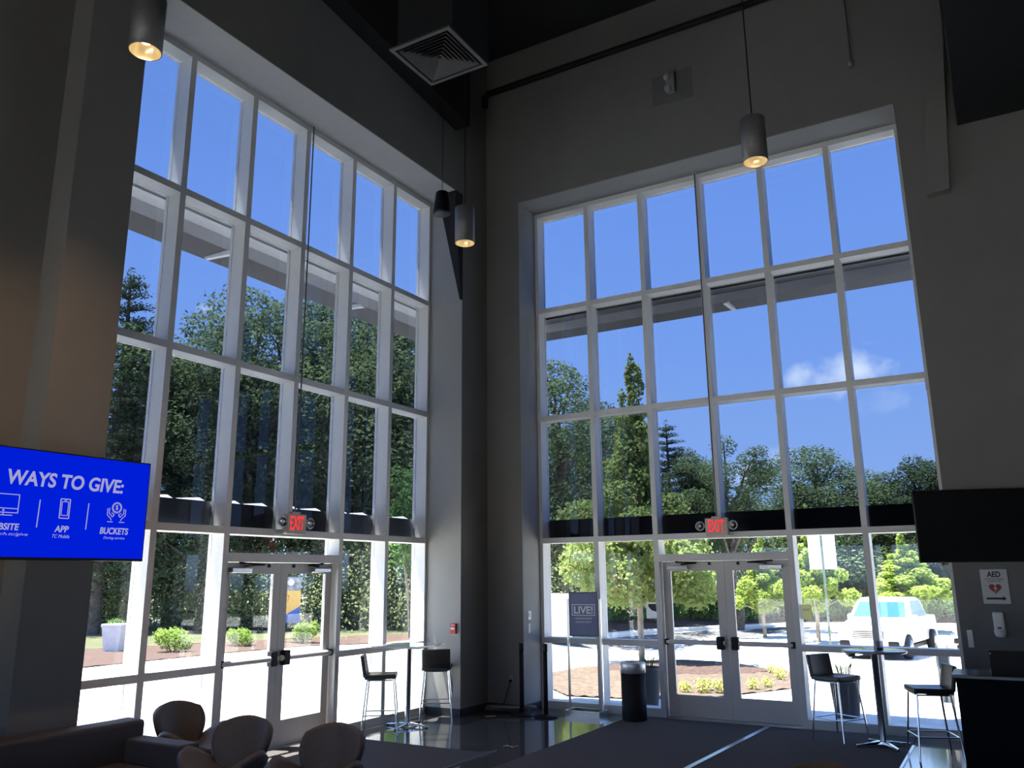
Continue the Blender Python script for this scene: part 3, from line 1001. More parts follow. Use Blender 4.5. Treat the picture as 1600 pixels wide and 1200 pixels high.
o = copy_tree(MAP2); o['label'] = 'small sapling with a round head seen through the right leaf of the right doors'; o.location = (-4.86, 34.8, -0.46); o.scale = (0.6, 0.6, 0.44); o.rotation_euler = (0, 0, 0.9)
o = copy_tree(MAP2); o['label'] = 'bright green tree over the transom of the right doors'; o.location = (-1.6, 25.0, gz(-1.6, 25)); o.scale = (1.0, 1.0, 0.85); o.rotation_euler = (0, 0, 3.9)

# shrubs
def shrub_mesh(lm, n, leaf, seed):
    random.seed(seed)
    lob = [(0, 0, 0.35, 0.42, 0.42, 0.30)]
    for i in range(9):
        a = i * 2.4
        lob.append((0.32 * math.cos(a), 0.32 * math.sin(a), random.uniform(0.22, 0.55), 0.22, 0.22, 0.2))
    return leaf_mesh('foliage', lm, lob, n, leaf, 0.5)
SH = plant('round_bush', 'round bright green bush in the mulch beyond the second left bay', 'bush', shrub_mesh(L_SHRUB, 1500, 0.075, 1), None, part='foliage')
B = MB()
for i in range(6):
    limb(B, (0, 0, -0.1), (0.25 * math.cos(i), 0.25 * math.sin(i), 0.4), 0.015, 0.008, 0.02, 5, 3)
t_ = bpy.data.objects.new('stems', mesh_of(B, 'stems', BARK)); COL.objects.link(t_); t_.parent = SH
SH.location = (-12.75, 4.33, -0.03); SH.scale = (1.05, 1.05, 1.0)
index_kids()
for x, y, s, sz, lab in [(-12.6, 6.6, 0.85, 0.8, 'small loose bush seen through the left leaf of the left doors'), (-11.6, 8.3, 0.85, 1.0, 'round bush seen through the right leaf of the left doors')]:
    o = copy_tree(SH); o['label'] = lab; o.location = (x, y, -0.03); o.scale = (s, s, sz); o.rotation_euler = (0, 0, x * 3)
HD = plant('hedge_shrub', 'low green shrub in the row along the far kerb beyond the right doors', 'bush', shrub_mesh(L_HEDGE, 1300, 0.09, 2), None, 'shrubs along the far kerb', part='foliage')
index_kids()
hp = []
for i in range(len(KERB) - 2):
    (x0, y0), (x1, y1) = KERB[i], KERB[i + 1]
    n = max(2, int(math.hypot(x1 - x0, y1 - y0) / 1.5))
    for k in range(n):
        t = (k + 0.5) / n
        d = math.hypot(x1 - x0, y1 - y0)
        hp.append((x0 + (x1 - x0) * t - (y1 - y0) / d * 1.6, y0 + (y1 - y0) * t + (x1 - x0) / d * 1.6))
for i, (x, y) in enumerate(hp[2:24]):
    o = HD if i == 0 else copy_tree(HD)
    o.location = (x, y, gz(x, y) + 0.1)
    s = random.uniform(1.3, 1.75)
    o.scale = (s, s, s * random.uniform(0.95, 1.15)); o.rotation_euler = (0, 0, i * 1.3)
# yellow flowers at the near edge of the island
FL = plant('flower_clump', 'clump of yellow flowers at the near edge of the island', 'flowers', leaf_mesh('foliage', FLOWER, [(0, 0, 0.12, 0.17, 0.17, 0.13), (0.08, 0.05, 0.2, 0.1, 0.1, 0.08)], 260, 0.06, 0.3), None, 'yellow flower clumps on the island', part='foliage')
index_kids()
for i, (x, y) in enumerate([(2.15, 2.75), (2.45, 3.0), (2.72, 3.15), (2.98, 3.35), (2.3, 3.35), (2.62, 3.6), (2.9, 3.75), (3.25, 4.4), (3.4, 4.9), (3.15, 7.0), (3.0, 7.6), (2.6, 8.6)]):
    o = FL if i == 0 else copy_tree(FL)
    o.location = (x, y, gz(x, y) + 0.03); o.rotation_euler = (0, 0, i); s = random.uniform(0.55, 0.9); o.scale = (s, s, s)

# ================================================================== things standing outside
# pale concrete planter left
t = thing('planter_pot', 'tall pale concrete planter pot at the edge of the left mulch bed', 'planter', (-14.6, 3.85, -0.03))
B = MB()
vs = []
B.lathe([(0.0, 0.0), (0.29, 0.0), (0.30, 0.02), (0.40, 0.68), (0.42, 0.70), (0.42, 0.77), (0.36, 0.77), (0.35, 0.66), (0, 0.66)], 4, T3(0, 0, 0, PI / 4 + 0.5), False)
B.build('pot', POT, t, bevel=0.03)
o = bpy.data.objects.new('foliage', leaf_mesh('foliage', L_HEDGE, [(0, 0, 0.78, 0.22, 0.22, 0.14)], 160, 0.06)); COL.objects.link(o); o.parent = t
# yellow sign board with a blue corner
t = thing('sign_board', 'yellow sign board with a blue corner seen through the left doors', 'sign', (-12.4, 8.25, -0.03), math.radians(45))
Wd, Z0, Z1_ = 0.42, 0.62, 2.02
MB().box(-Wd, Wd, 0.0, 0.03, Z0, Z1_).build('board', mat('sign_yellow', (0.62, 0.38, 0.10), 0.6, noise=0.08), t)
MB().box(-Wd, Wd, -0.004, 0.0, 1.60, Z1_).build('picture', mat('sign_grey', (0.30, 0.31, 0.33), 0.6, rgb2=(0.10, 0.11, 0.12), scale=7), t)
MB().prism([(-Wd, Z0), (Wd, Z0), (Wd, 1.12), (-0.15, 0.78), (-Wd, 0.74)], -0.006, 0.0, 'y').build('blue_corner', mat('sign_blue', (0.03, 0.10, 0.38), 0.6, noise=0.2), t)
MB().lathe([(0, 0), (0.11, 0), (0.11, 0.004), (0, 0.004)], 20, T3(0.1, -0.005, 1.86, 0, PI / 2)).build('emblem', mat('sign_white', (0.6, 0.6, 0.6), 0.6), t)
writing('lettering', '17', mat('sign_text', (0.18, 0.10, 0.03), 0.6), 0.12, 0.2, T3(0.02, -0.004, 1.36), t)
for x in (-0.35, 0.35):
    MB().box(x - 0.03, x + 0.03, 0.03, 0.07, -0.1, 1.9).build('post', BARKL, t)
# white utility cabinet
t = thing('utility_cabinet', 'white utility cabinet outside the first bay of the right windows', 'cabinet', (-6.35, 14.4, gz(-6.35, 14.4)), math.radians(-35))
MB().box(-0.95, 0.95, -0.5, 0.5, 0.0, 1.45).build('body', CARW, t, bevel=0.02)
MB().box(-1.0, 1.0, -0.55, 0.55, 1.45, 1.52).build('lid', CARW, t, bevel=0.02)
for x in (-0.93, 0.02):
    MB().box(x, x + 0.91, -0.52, -0.5, 0.12, 1.4).build('door', CARW, t, bevel=0.006)
# street sign post
t = thing('sign_post', 'perforated steel post with a white sign turned away, between the small trees', 'sign post', (1.62, 21.5, -0.65), math.radians(10))
MB().box(-0.04, 0.04, -0.04, 0.04, 0, 4.1).build('post', mat('galvanised', (0.14, 0.19, 0.17), 0.5, 0.4, noise=0.2), t)
MB().box(-0.48, 0.48, 0.045, 0.055, 2.75, 4.05).build('sign_panel', mat('sign_panel_back', (0.75, 0.76, 0.78), 0.35, 0.0), t, bevel=0.003)
for z in np.arange(0.12, 1.4, 0.14):
    MB().lathe([(0, 0), (0.016, 0), (0.016, 0.003), (0, 0.003)], 8, T3(0, -0.0405, float(z), 0, PI / 2)).build('punched_hole', BLACKM, t)
# tall dark planters
def planter(loc, h, r0, r1, label, tuft):
    t = thing('tapered_planter', label, 'planter', loc)
    MB().lathe([(0, 0), (r0, 0), (r0 * 1.02, 0.02), (r1 * 0.98, h - 0.05), (r1 * 1.04, h - 0.045), (r1 * 1.04, h), (r1 * 0.9, h), (r1 * 0.88, h - 0.08), (0, h - 0.08)], 28).build('pot', POTD, t)
    if tuft:
        B = MB()
        for i in range(16):
            a = i * 2.4
            B.tube([(0.05 * math.cos(a), 0.05 * math.sin(a), h - 0.1), (0.09 * math.cos(a), 0.09 * math.sin(a), h + 0.1), (0.15 * math.cos(a), 0.15 * math.sin(a), h + 0.14 + 0.008 * i)], [0.008, 0.006, 0.002], 5)
        B.build('grass_blades', L_HEDGE, t)
planter((5.42, 1.0, -0.04), 0.60, 0.15, 0.205, 'tall dark planter with spiky grass outside, behind the left stool of the round table', True)
planter((2.52, 1.1, -0.04), 0.58, 0.14, 0.21, 'tall dark planter outside, half hidden behind the trash can', True)
# folding pavement sign
t = thing('pavement_sign', 'grey folding pavement sign outside the last bay of the right windows', 'sign', (6.60, 1.95, -0.05), math.radians(8))
for s in (-1, 1):
    MB().box(-0.09, 0.09, -0.012, 0.012, 0.22, 0.88, T3(0, s * 0.09, 0, 0, s * 0.13)).build('board', mat('sign_sheet', (0.36, 0.36, 0.36), 0.5, noise=0.1), t, bevel=0.01)
    for x in (-0.07, 0.07):
        MB().tube([(x, s * 0.12, 0.0), (x, s * 0.02, 0.98 if s < 0 else 0.9)], 0.009, 8).build('frame_rod', STEEL, t)
writing('lettering', 'ag', BLACKM, 0.11, 0.07, T3(0.02, -0.155, 0.36), t, 0.02)
writing('lettering', 'r', BLACKM, 0.03, 0.06, T3(-0.05, -0.135, 0.55), t, 0.02)

# cars
def car(name, label, loc, rz, pickup):
    t = thing(name, label, 'car', loc, rz)        # local: nose at -y, width along x
    Lh = 4.9
    side = [(-2.40, 0.32), (-2.45, 0.62), (-2.38, 0.86), (-1.30, 1.04), (-0.72, 1.62), (-0.35, 1.70), (0.95, 1.72), (1.55, 1.64), (2.20, 1.08), (2.42, 1.00), (2.45, 0.55), (2.40, 0.32)]
    if pickup:
        side = [(-2.55, 0.40), (-2.62, 0.75), (-2.50, 1.02), (-1.30, 1.14), (-0.62, 1.72), (-0.30, 1.80), (0.55, 1.80), (0.85, 1.72), (1.02, 1.16), (2.62, 1.16), (2.66, 0.75), (2.60, 0.42)]
    hw = 0.92 if not pickup else 0.97
    B = MB()
    n = len(side)
    vs = []
    for x, k in ((-hw, 0), (hw, 1)):
        for y, z in side:
            tuck = max(0.0, z - 1.05) * 0.26 + (0.10 if abs(y) > 2.3 else 0)
            vs.append((x * (1 - tuck / hw), y, z))
    B.add(vs, [tuple(range(n)), tuple(range(n, 2 * n))[::-1]] + [(i, n + i, n + (i + 1) % n, (i + 1) % n) for i in range(n)])
    B.build('body', CARW, t, bevel=0.05, seg=3)
    ws = (side[3], side[4])
    def slab(name, p, q, w0, w1, m, off=0.012):
        (y0, z0), (y1, z1) = p, q
        d = Vector((0, y1 - y0, z1 - z0)).normalized()
        nn = Vector((0, -d.z, d.y))
        if nn.z < 0: nn = -nn
        o_ = nn * off
        MB().add([(-w0, y0 + o_.y, z0 + o_.z), (w0, y0 + o_.y, z0 + o_.z), (w1, y1 + o_.y, z1 + o_.z), (-w1, y1 + o_.y, z1 + o_.z),
                  (-w0, y0 - o_.y, z0 - o_.z), (w0, y0 - o_.y, z0 - o_.z), (w1, y1 - o_.y, z1 - o_.z), (-w1, y1 - o_.y, z1 - o_.z)],
                 [(0, 1, 2, 3), (4, 7, 6, 5), (0, 4, 5, 1), (1, 5, 6, 2), (2, 6, 7, 3), (3, 7, 4, 0)]).build(name, m, t, bevel=0.01)
    y0, z0 = ws[0]; y1, z1 = ws[1]
    lerp = lambda k: (y0 + (y1 - y0) * k, z0 + (z1 - z0) * k)
    slab('windscreen', lerp(0.12), lerp(0.92), hw * 0.83, hw * 0.72, CARG)
    for s in (-1, 1):
        yb = 0.9 if pickup else 1.5
        zt = (1.70 if pickup else 1.60)
        zb = (1.20 if pickup else 1.08)
        x0, x1 = hw - (zb - 1.05) * 0.26, hw - (zt - 1.05) * 0.26
        MB().add([(s * (x0 + 0.008), -0.98, zb), (s * (x0 + 0.008), yb, zb), (s * (x1 + 0.008), yb - 0.22, zt), (s * (x1 + 0.008), -0.48, zt),
                  (s * (x0 - 0.02), -0.98, zb), (s * (x0 - 0.02), yb, zb), (s * (x1 - 0.02), yb - 0.22, zt), (s * (x1 - 0.02), -0.48, zt)],
                 [(0, 1, 2, 3), (4, 7, 6, 5), (0, 4, 5, 1), (1, 5, 6, 2), (2, 6, 7, 3), (3, 7, 4, 0)]).build('side_window', CARG, t)
        for yy in ((-1.62, 1.62) if pickup else (-1.5, 1.45)):
            w = MB().lathe([(0.0, -0.115), (0.22, -0.115), (0.36, -0.10), (0.37, 0.0), (0.36, 0.10), (0.22, 0.115), (0.0, 0.115)], 24, T3(s * (hw - 0.10), yy, 0.37, 0, 0, PI / 2)).build('wheel', TYRE, t)
            MB().lathe([(0.0, 0.0), (0.20, 0.0), (0.21, 0.012), (0.0, 0.03)], 18, T3(s * (hw + 0.012), yy, 0.37, 0, 0, s * PI / 2)).build('hubcap', STEEL, w)
        MB().box(s * (hw + 0.02) - 0.09, s * (hw + 0.02) + 0.09, -0.92, -0.80, 1.12, 1.28).build('mirror', CARW, t, bevel=0.03)
        MB().box(s * 0.70 - 0.17, s * 0.70 + 0.17, -2.50 if not pickup else -2.66, -2.30, 0.74, 0.88).build('headlamp', mat('headlamp_glass', (0.35, 0.37, 0.4), 0.15), t, bevel=0.02)
        MB().box(s * 0.72 - 0.15, s * 0.72 + 0.15, -2.46 if not pickup else -2.62, -2.34, 0.40, 0.56).build('fog_lamp_recess', BLACKP, t, bevel=0.02)
    yf = -2.47 if not pickup else -2.645
    g = MB().box(-0.45, 0.45, yf, -2.3, 0.62, 0.86).build('grille', BLACKP, t, bevel=0.01)
    B = MB()
    for k in range(4):
        B.box(-0.44, 0.44, yf - 0.008, yf, 0.64 + 0.055 * k, 0.665 + 0.055 * k)
    B.build('grille_bars', CARW, g)
    MB().box(-0.8, 0.8, -2.46 if not pickup else -2.62, 2.3, 0.24, 0.36).build('underbody', BLACKP, t, bevel=0.02)
car('parked_pickup', 'white pickup parked nose towards the right windows, behind the round bar table', (3.95, 19.3, -0.65), math.radians(-8), True)
car('parked_car', 'second white car parked at the window edge, right of the white pickup', (7.0, 21.2, -0.65), math.radians(-8), False)

# ================================================================== INDOORS
# ---- pendants
def pendant(loc, label, k):
    t = thing('pendant_lamp', label, 'lamp', loc, 0, 'cylinder pendants hung from the black ceiling')
    MB().tube([(0, 0, 0.48), (0, 0, H - loc[2] - 0.02)], 0.007, 8).build('cable', BLACKM, t)
    MB().lathe([(0, H - loc[2] - 0.05), (0.06, H - loc[2] - 0.05), (0.06, H - loc[2] - 0.001), (0, H - loc[2] - 0.001)], 20).build('ceiling_rose', BLACKM, t)
    MB().lathe([(0.118, 0.0), (0.125, 0.0), (0.125, 0.47), (0.119, 0.476), (0, 0.478)], 40).build('housing', LAMPH, t)
    MB().lathe([(0.118, 0.0), (0.118, 0.03), (0.075, 0.13), (0.0, 0.135)], 36).build('reflector', CONE, t)
    MB().lathe([(0, 0.075), (0.03, 0.078), (0.045, 0.095), (0.045, 0.12), (0, 0.13)], 20).build('bulb', emission('lamp_glow', (1.0, 0.72, 0.38), 14), t)
    d = bpy.data.lights.new('lamp_light', 'SPOT')
    d.energy = k
    d.color = (1.0, 0.60, 0.33)
    d.spot_size = math.radians(120)
    d.spot_blend = 0.9
    d.shadow_soft_size = 0.05
    o = bpy.data.objects.new('lamp_light', d)
    COL.objects.link(o)
    o.parent = t
    o.location = (0, 0, 0.06)
    return t
pendant((2.15, -8.10, 6.0), 'cylinder pendant cut by the top edge of the picture above the left windows', 230)
pendant((2.17, -3.55, 6.0), 'cylinder pendant hanging in the dark corner between the two window walls', 50)
pendant((5.84, -3.76, 6.0), 'cylinder pendant on a long black cable in front of the right windows', 50)

# ---- ceiling diffuser on its duct
t = thing('air_diffuser', 'square black louvred air diffuser below a duct near the ceiling', 'air vent', (3.25, -5.65, 7.0))
MB().box(-0.30, 0.36, -0.30, 0.36, 0.02, H - 7.0).build('duct', BLACKW, t)
B = MB()
for a, bq, c, d in ((-0.355, 0.355, -0.355, -0.315), (-0.355, 0.355, 0.315, 0.355), (-0.355, -0.315, -0.315, 0.315), (0.315, 0.355, -0.315, 0.315)):
    B.box(a, bq, c, d, 0.0, 0.02)
B.build('frame', mat('vent_frame', (0.05, 0.05, 0.052), 0.5), t)
for k in range(7):
    r = 0.29 - 0.037 * k
    z = -0.004 - 0.004 * k
    ri = r - 0.045
    vs = []
    for rr, zz in ((r, z), (ri, z + 0.035), (ri, z + 0.038), (r, z + 0.003)):
        vs += [(-rr, -rr, zz), (rr, -rr, zz), (rr, rr, zz), (-rr, rr, zz)]
    fs = []
    for q in range(4):
        for e in range(4):
            a0 = q * 4 + e; a1 = q * 4 + (e + 1) % 4
            b0 = ((q + 1) % 4) * 4 + e; b1 = ((q + 1) % 4) * 4 + (e + 1) % 4
            fs.append((a0, a1, b1, b0))
    MB().add(vs, fs).build('louver', DARKL, t)

# ---- pendant speaker, emergency light, sprinkler pipes
t = thing('hanging_speaker', 'black tapered speaker hanging beside the corner pendant', 'speaker', (1.64, -3.30, 6.62))
MB().lathe([(0, 0.0), (0.115, 0.0), (0.122, 0.012), (0.122, 0.03), (0.085, 0.30), (0.07, 0.315), (0, 0.32)], 32).build('housing', BLACKP, t)
MB().lathe([(0, -0.004), (0.105, -0.004), (0.105, 0.001), (0, 0.001)], 32).build('grille', DARKL, t)
MB().tube([(0, 0, 0.31), (0, 0, H - 6.63)], 0.004, 6).build('cable', BLACKM, t)
t = thing('emergency_light', 'small pale twin-head emergency light high on the right wall', 'emergency light', (3.98, RY, 9.30))
MB().box(-0.07, 0.07, -0.07, 0.0, -0.17, 0.17).build('housing', mat('grey_fixture', (0.22, 0.22, 0.23), 0.5), t, bevel=0.01)
for z in (0.10, -0.10):
    MB().lathe([(0, 0), (0.045, 0.0), (0.055, 0.05), (0.05, 0.07), (0, 0.06)], 18, T3(-0.03, -0.06, z, 0, PI / 2 + 0.4)).build('lamp_head', mat('grey_fixture', (0.22, 0.22, 0.23), 0.5), t)
struct(box('wall_patch', mat('wall_tone_dark', (0.13, 0.13, 0.13), 0.85, noise=0.1), 3.67, 4.31, RY - 0.006, RY, 8.99, 9.50))  # darker rectangle on the wall behind the emergency light
B = MB()
B.tube([(0.66, -0.66, 9.9), (0.66, -0.66, 10.08), (0.72, -0.66, 10.14), (7.15, -0.66, 10.14)], 0.05, 12)
tag(B.build('sprinkler_pipe', BLACKM), 'dark pipe running along the right wall just below the ceiling', 'pipe')
t = thing('sprinkler_drop', 'thin pipe with a sprinkler head coming down the right wall above the last window bay', 'sprinkler', (6.53, RY - 0.03, 8.72))
MB().tube([(0, 0, 0.06), (0, 0, H - 8.72)], 0.018, 8).build('pipe', WALL, t)
MB().lathe([(0, -0.05), (0.03, -0.05), (0.035, 0.0), (0.02, 0.06), (0, 0.06)], 14, T3(0, -0.02, 0.02)).build('sprinkler_head', mat('grey_fixture', (0.22, 0.22, 0.23), 0.5), t)

# ---- exit signs with emergency heads, on stems hung from the window heads
EXITR = emission('exit_red', (1.0, 0.05, 0.06), 0.95)
def exit_sign(label, loc, rz, stem):
    t = thing('exit_sign', label, 'exit sign', loc, rz)       # faces local -y
    MB().box(-0.16, 0.16, -0.045, 0.03, -0.13, 0.115).build('housing', BEIGE, t, bevel=0.008)
    MB().box(-0.07, 0.07, -0.03, 0.03, 0.115, 0.14).build('canopy', BEIGE, t, bevel=0.004)
    writing('lettering', 'EXIT', EXITR, 0.235, 0.17, T3(0, -0.047, 0.005), t, 0.025)
    for s in (-1, 1):
        h = MB().lathe([(0, 0.05), (0.035, 0.045), (0.06, 0.0), (0.068, -0.012), (0.062, -0.02), (0.055, -0.012), (0.0, 0.012)], 24, T3(s * 0.232, -0.03, 0.01, 0, -PI / 2)).build('lamp_head', mat('lamp_head_silver', (0.55, 0.55, 0.54), 0.3, 0.35), t)
        MB().lathe([(0.052, -0.0185), (0.035, 0.0), (0, 0.008)], 24, T3(s * 0.232, -0.034, 0.01, 0, -PI / 2)).build('reflector', CHROME, h)
        MB().lathe([(0, -0.014), (0.018, -0.012), (0.022, 0.0), (0, 0.01)], 14, T3(s * 0.232, -0.045, 0.01, 0, -PI / 2)).build('bulb', mat('bulb_glass', (0.75, 0.72, 0.62), 0.15), h)
        MB().tube([(s * 0.15, -0.01, 0.0), (s * 0.2, -0.01, 0.005)], 0.012, 8).build('arm', BEIGE, t)
    MB().tube([(0, 0, 0.13), (0, 0, stem)], 0.009, 8).build('stem', mat('stem_grey', (0.10, 0.10, 0.11), 0.5), t)
    MB().box(-0.03, 0.03, -0.03, 0.03, stem - 0.02, stem).build('stem_bracket', STEEL, t)
exit_sign('lit red EXIT sign with two lamp heads over the left doors', (0.06, -4.12, 2.585), PI / 2, ZT - 2.585)
exit_sign('lit red EXIT sign with two lamp heads over the right doors', (4.105, -0.06, 2.585), 0, ZT - 2.585)

# ---- the two televisions
BLUE = emission('screen_blue', (0.0, 0.013, 0.68), 1.0)
TXT = emission('screen_text', (0.36, 0.36, 0.62), 1.0)
t = thing('television', 'lit blue television showing WAYS TO GIVE on the left pier', 'television', (0.97, -6.85, 2.085), PI / 2)
# local: x runs along world +y (0 = right edge), -y faces the room, z up
TW, TH = 1.56, 0.865
MB().box(-TW, 0, 0.0, 0.05, 0, TH).build('bezel', BLACKP, t, bevel=0.006)
MB().box(-TW + 0.012, -0.012, -0.0015, 0.0, 0.022, TH - 0.012).build('screen', BLUE, t)
MB().box(-TW * 0.5 - 0.15, -TW * 0.5 + 0.15, 0.05, 0.10, 0.22, 0.62).build('mount_plate', BLACKM, t)
MB().box(-TW * 0.5 + 0.02, -TW * 0.5 + 0.12, 0.10, 0.355, 0.37, 0.47).build('mount_arm', BLACKM, t)
def S(y, z, d=-0.003):
    return T3(y + 6.85, d, z - 2.085)
def wr(s, y0, y1, z0, z1, bold=0.02, shear=0.0):
    writing('lettering', s, TXT, y1 - y0, z1 - z0, S((y0 + y1) / 2, (z0 + z1) / 2), t, bold, shear, 0.001)
wr('WAYS TO GIVE:', -8.10, -7.105, 2.657, 2.775, 0.028, 0.12)
wr('WEBSITE', -8.22, -7.965, 2.308, 2.36, 0.028, 0.12)
wr('urChurch.tc/give', -8.28, -7.89, 2.262, 2.292, 0.0, 0.3)
wr('APP', -7.682, -7.562, 2.308, 2.36, 0.028, 0.12)
wr('TC Mobile', -7.695, -7.55, 2.262, 2.290, 0.0, 0.3)
wr('BUCKETS', -7.288, -7.022, 2.308, 2.365, 0.028, 0.12)
wr('During service', -7.25, -7.05, 2.262, 2.290, 0.0, 0.3)
def line2(name, pts, r=0.0035, closed=False):
    P = [(y + 6.85, -0.004, z - 2.085) for y, z in pts]
    if closed: P.append(P[0])
    B = MB()
    for a, b_ in zip(P, P[1:]):
        B.tube([a, b_], r, 6)
    return B
line2('d', [(-7.825, 2.555), (-7.83, 2.338)], 0.004).build('divider', TXT, t)
line2('d', [(-7.412, 2.555), (-7.417, 2.338)], 0.004).build('divider', TXT, t)
B = line2('m', [(-8.22, 2.58), (-7.99, 2.58), (-7.99, 2.44), (-8.22, 2.44)], 0.0035, True)
for a in (line2('m', [(-8.22, 2.472), (-7.99, 2.472)]), line2('m', [(-8.15, 2.42), (-8.03, 2.42)]), line2('m', [(-8.10, 2.44), (-8.10, 2.42)])):
    B.add(a.v, a.f)
B.lathe([(0, 0), (0.008, 0), (0.008, 0.002), (0, 0.002)], 12, T3(-8.10 + 6.85, -0.003, 2.456 - 2.085, 0, PI / 2))
B.build('computer_icon', TXT, t)
B = line2('p', [(-7.655, 2.575), (-7.575, 2.575), (-7.575, 2.42), (-7.655, 2.42)], 0.004, True)
a = line2('p', [(-7.642, 2.553), (-7.588, 2.553), (-7.588, 2.443), (-7.642, 2.443)], 0.003, True); B.add(a.v, a.f)
a = line2('p', [(-7.625, 2.564), (-7.605, 2.564)], 0.003); B.add(a.v, a.f)
B.build('phone_icon', TXT, t)
B = MB()
cc = (-7.15, 2.535)
for r in (0.045, 0.036):
    a = line2('c', [(cc[0] + r * math.cos(k * PI / 12), cc[1] + r * math.sin(k * PI / 12)) for k in range(24)], 0.003, True); B.add(a.v, a.f)
for s in (-1, 1):
    a = line2('h', [(cc[0] + s * 0.085, 2.525), (cc[0] + s * 0.085, 2.47), (cc[0] + s * 0.05, 2.44), (cc[0] + s * 0.045, 2.425)], 0.0035); B.add(a.v, a.f)
    a = line2('h', [(cc[0] + s * 0.068, 2.53), (cc[0] + s * 0.068, 2.485), (cc[0] + s * 0.035, 2.455), (cc[0] + s * 0.02, 2.475), (cc[0] + s * 0.045, 2.49)], 0.0035); B.add(a.v, a.f)
    a = line2('h', [(cc[0] + s * 0.08, 2.413), (cc[0] + s * 0.03, 2.413)], 0.0035); B.add(a.v, a.f)
B.build('coin_and_hands_icon', TXT, t)
writing('dollar_sign', '$', TXT, 0.024, 0.045, S(cc[0], cc[1]), t, 0.01)

t = thing('television', 'dark switched-off television in front of the right wall', 'television', (6.73, -1.43, 2.03), math.radians(20))
MB().box(0, 1.42, 0.0, 0.045, 0, 0.785).build('bezel', BLACKP, t, bevel=0.006)
MB().box(0.01, 1.41, -0.002, 0.0, 0.02, 0.775).build('screen', BLACKG, t)
MB().box(0.55, 0.87, 0.045, 0.09, 0.2, 0.6).build('mount_plate', BLACKM, t)
MB().box(0.66, 0.76, 0.09, 0.62, 0.36, 0.44).build('mount_arm', BLACKM, t)

# ---- things on the walls
t = thing('safety_sign', 'white AED sign with a red heart and an arrow, under the dark television', 'sign', (7.395, RY, 1.765))
MB().box(-0.135, 0.135, -0.006, 0.0, -0.19, 0.19).build('panel', mat('sign_sheet_white', (0.55, 0.55, 0.54), 0.5), t, bevel=0.003)
INK = mat('sign_ink', (0.02, 0.02, 0.02), 0.6)
writing('lettering', 'AED', INK, 0.135, 0.062, T3(0, -0.007, 0.135), t, 0.03)
writing('lettering', 'AUTOMATED EXTERNAL', INK, 0.20, 0.017, T3(0, -0.007, 0.082), t)
writing('lettering', 'DEFIBRILLATOR', INK, 0.13, 0.017, T3(0, -0.007, 0.058), t)
hp_ = []
for k in range(40):
    a = 2 * PI * k / 40
    hp_.append((0.0042 * 16 * math.sin(a) ** 3 * 0.92, 0.0042 * (13 * math.cos(a) - 5 * math.cos(2 * a) - 2 * math.cos(3 * a) - math.cos(4 * a)) * 0.92 - 0.02))
h = MB().prism(hp_, -0.008, -0.006, 'y').build('heart', mat('sign_red', (0.30, 0.025, 0.03), 0.5), t)
MB().prism([(0.012, 0.03), (-0.02, -0.03), (0.0, -0.026), (-0.012, -0.07), (0.02, -0.015), (0.002, -0.018)], -0.0095, -0.008, 'y').build('lightning_bolt', mat('sign_sheet_white', (0.55, 0.55, 0.54), 0.5), h)
MB().prism([(-0.10, -0.143), (0.06, -0.143), (0.06, -0.158), (0.10, -0.132), (0.06, -0.106), (0.06, -0.121), (-0.10, -0.121)], -0.008, -0.006, 'y').build('arrow', INK, t)
t = thing('sanitizer_dispenser', 'white wall dispenser under the AED sign', 'dispenser', (7.385, RY, 1.35))
MB().box(-0.055, 0.055, -0.09, 0.0, -0.07, 0.14).build('housing', WHITEP, t, bevel=0.02, seg=3)
MB().lathe([(0, -0.05), (0.045, -0.045), (0.06, -0.01), (0.06, 0.03), (0, 0.03)], 20, T3(0, -0.055, -0.085)).build('push_cup', WHITEP, t)
MB().box(-0.02, 0.02, -0.093, -0.088, -0.04, -0.025).build('window_slot', BLACKP, t)
t = thing('switch_plate', 'narrow white switch plate at the edge of the right windows', 'switch', (7.08, RY, 1.19))
MB().box(-0.028, 0.028, -0.008, 0, -0.095, 0.095).build('plate', WHITEP, t, bevel=0.003)
MB().box(-0.012, 0.012, -0.014, -0.008, -0.03, 0.03).build('toggle', WHITEP, t)
t = thing('wall_keypad', 'pale access keypad on the jamb left of the right windows', 'keypad', (1.235, -0.37, 1.26))
MB().box(0, 0.02, -0.05, 0.05, 0.03, 0.16).build('panel', WHITEP, t, bevel=0.006)
MB().box(0.02, 0.023, -0.035, 0.035, 0.08, 0.14).build('display', mat('lcd_grey', (0.2, 0.21, 0.23), 0.3), t)
MB().box(0, 0.012, -0.035, 0.035, -0.16, -0.02).build('switch_panel', mat('plate_grey', (0.36, 0.37, 0.4), 0.4), t, bevel=0.003)
t = thing('fire_alarm_pull', 'red fire alarm pull station on the light jamb of the left windows', 'fire alarm', (0.505, -1.273, 1.20))
MB().box(-0.062, 0.062, -0.012, 0, -0.09, 0.09).build('back_plate', mat('plate_grey', (0.36, 0.37, 0.4), 0.4), t, bevel=0.003)
MB().box(-0.05, 0.05, -0.045, -0.012, -0.07, 0.075).build('housing', REDP, t, bevel=0.006)
MB().box(-0.035, 0.035, -0.055, -0.045, -0.01, 0.02).build('pull_handle', WHITEP, t, bevel=0.003)
writing('lettering', 'FIRE', WHITEP, 0.06, 0.02, T3(0, -0.046, 0.05), t)
t = thing('wall_outlet', 'wall outlet with a black cord plugged in, low on the dark corner wall', 'outlet', (1.03, RY, 0.46))
MB().box(-0.036, 0.036, -0.006, 0, -0.058, 0.058).build('plate', mat('outlet_plate', (0.22, 0.22, 0.21), 0.5), t, bevel=0.003)
MB().box(-0.018, 0.018, -0.05, -0.006, -0.045, -0.005).build('plug', BLACKP, t, bevel=0.005)
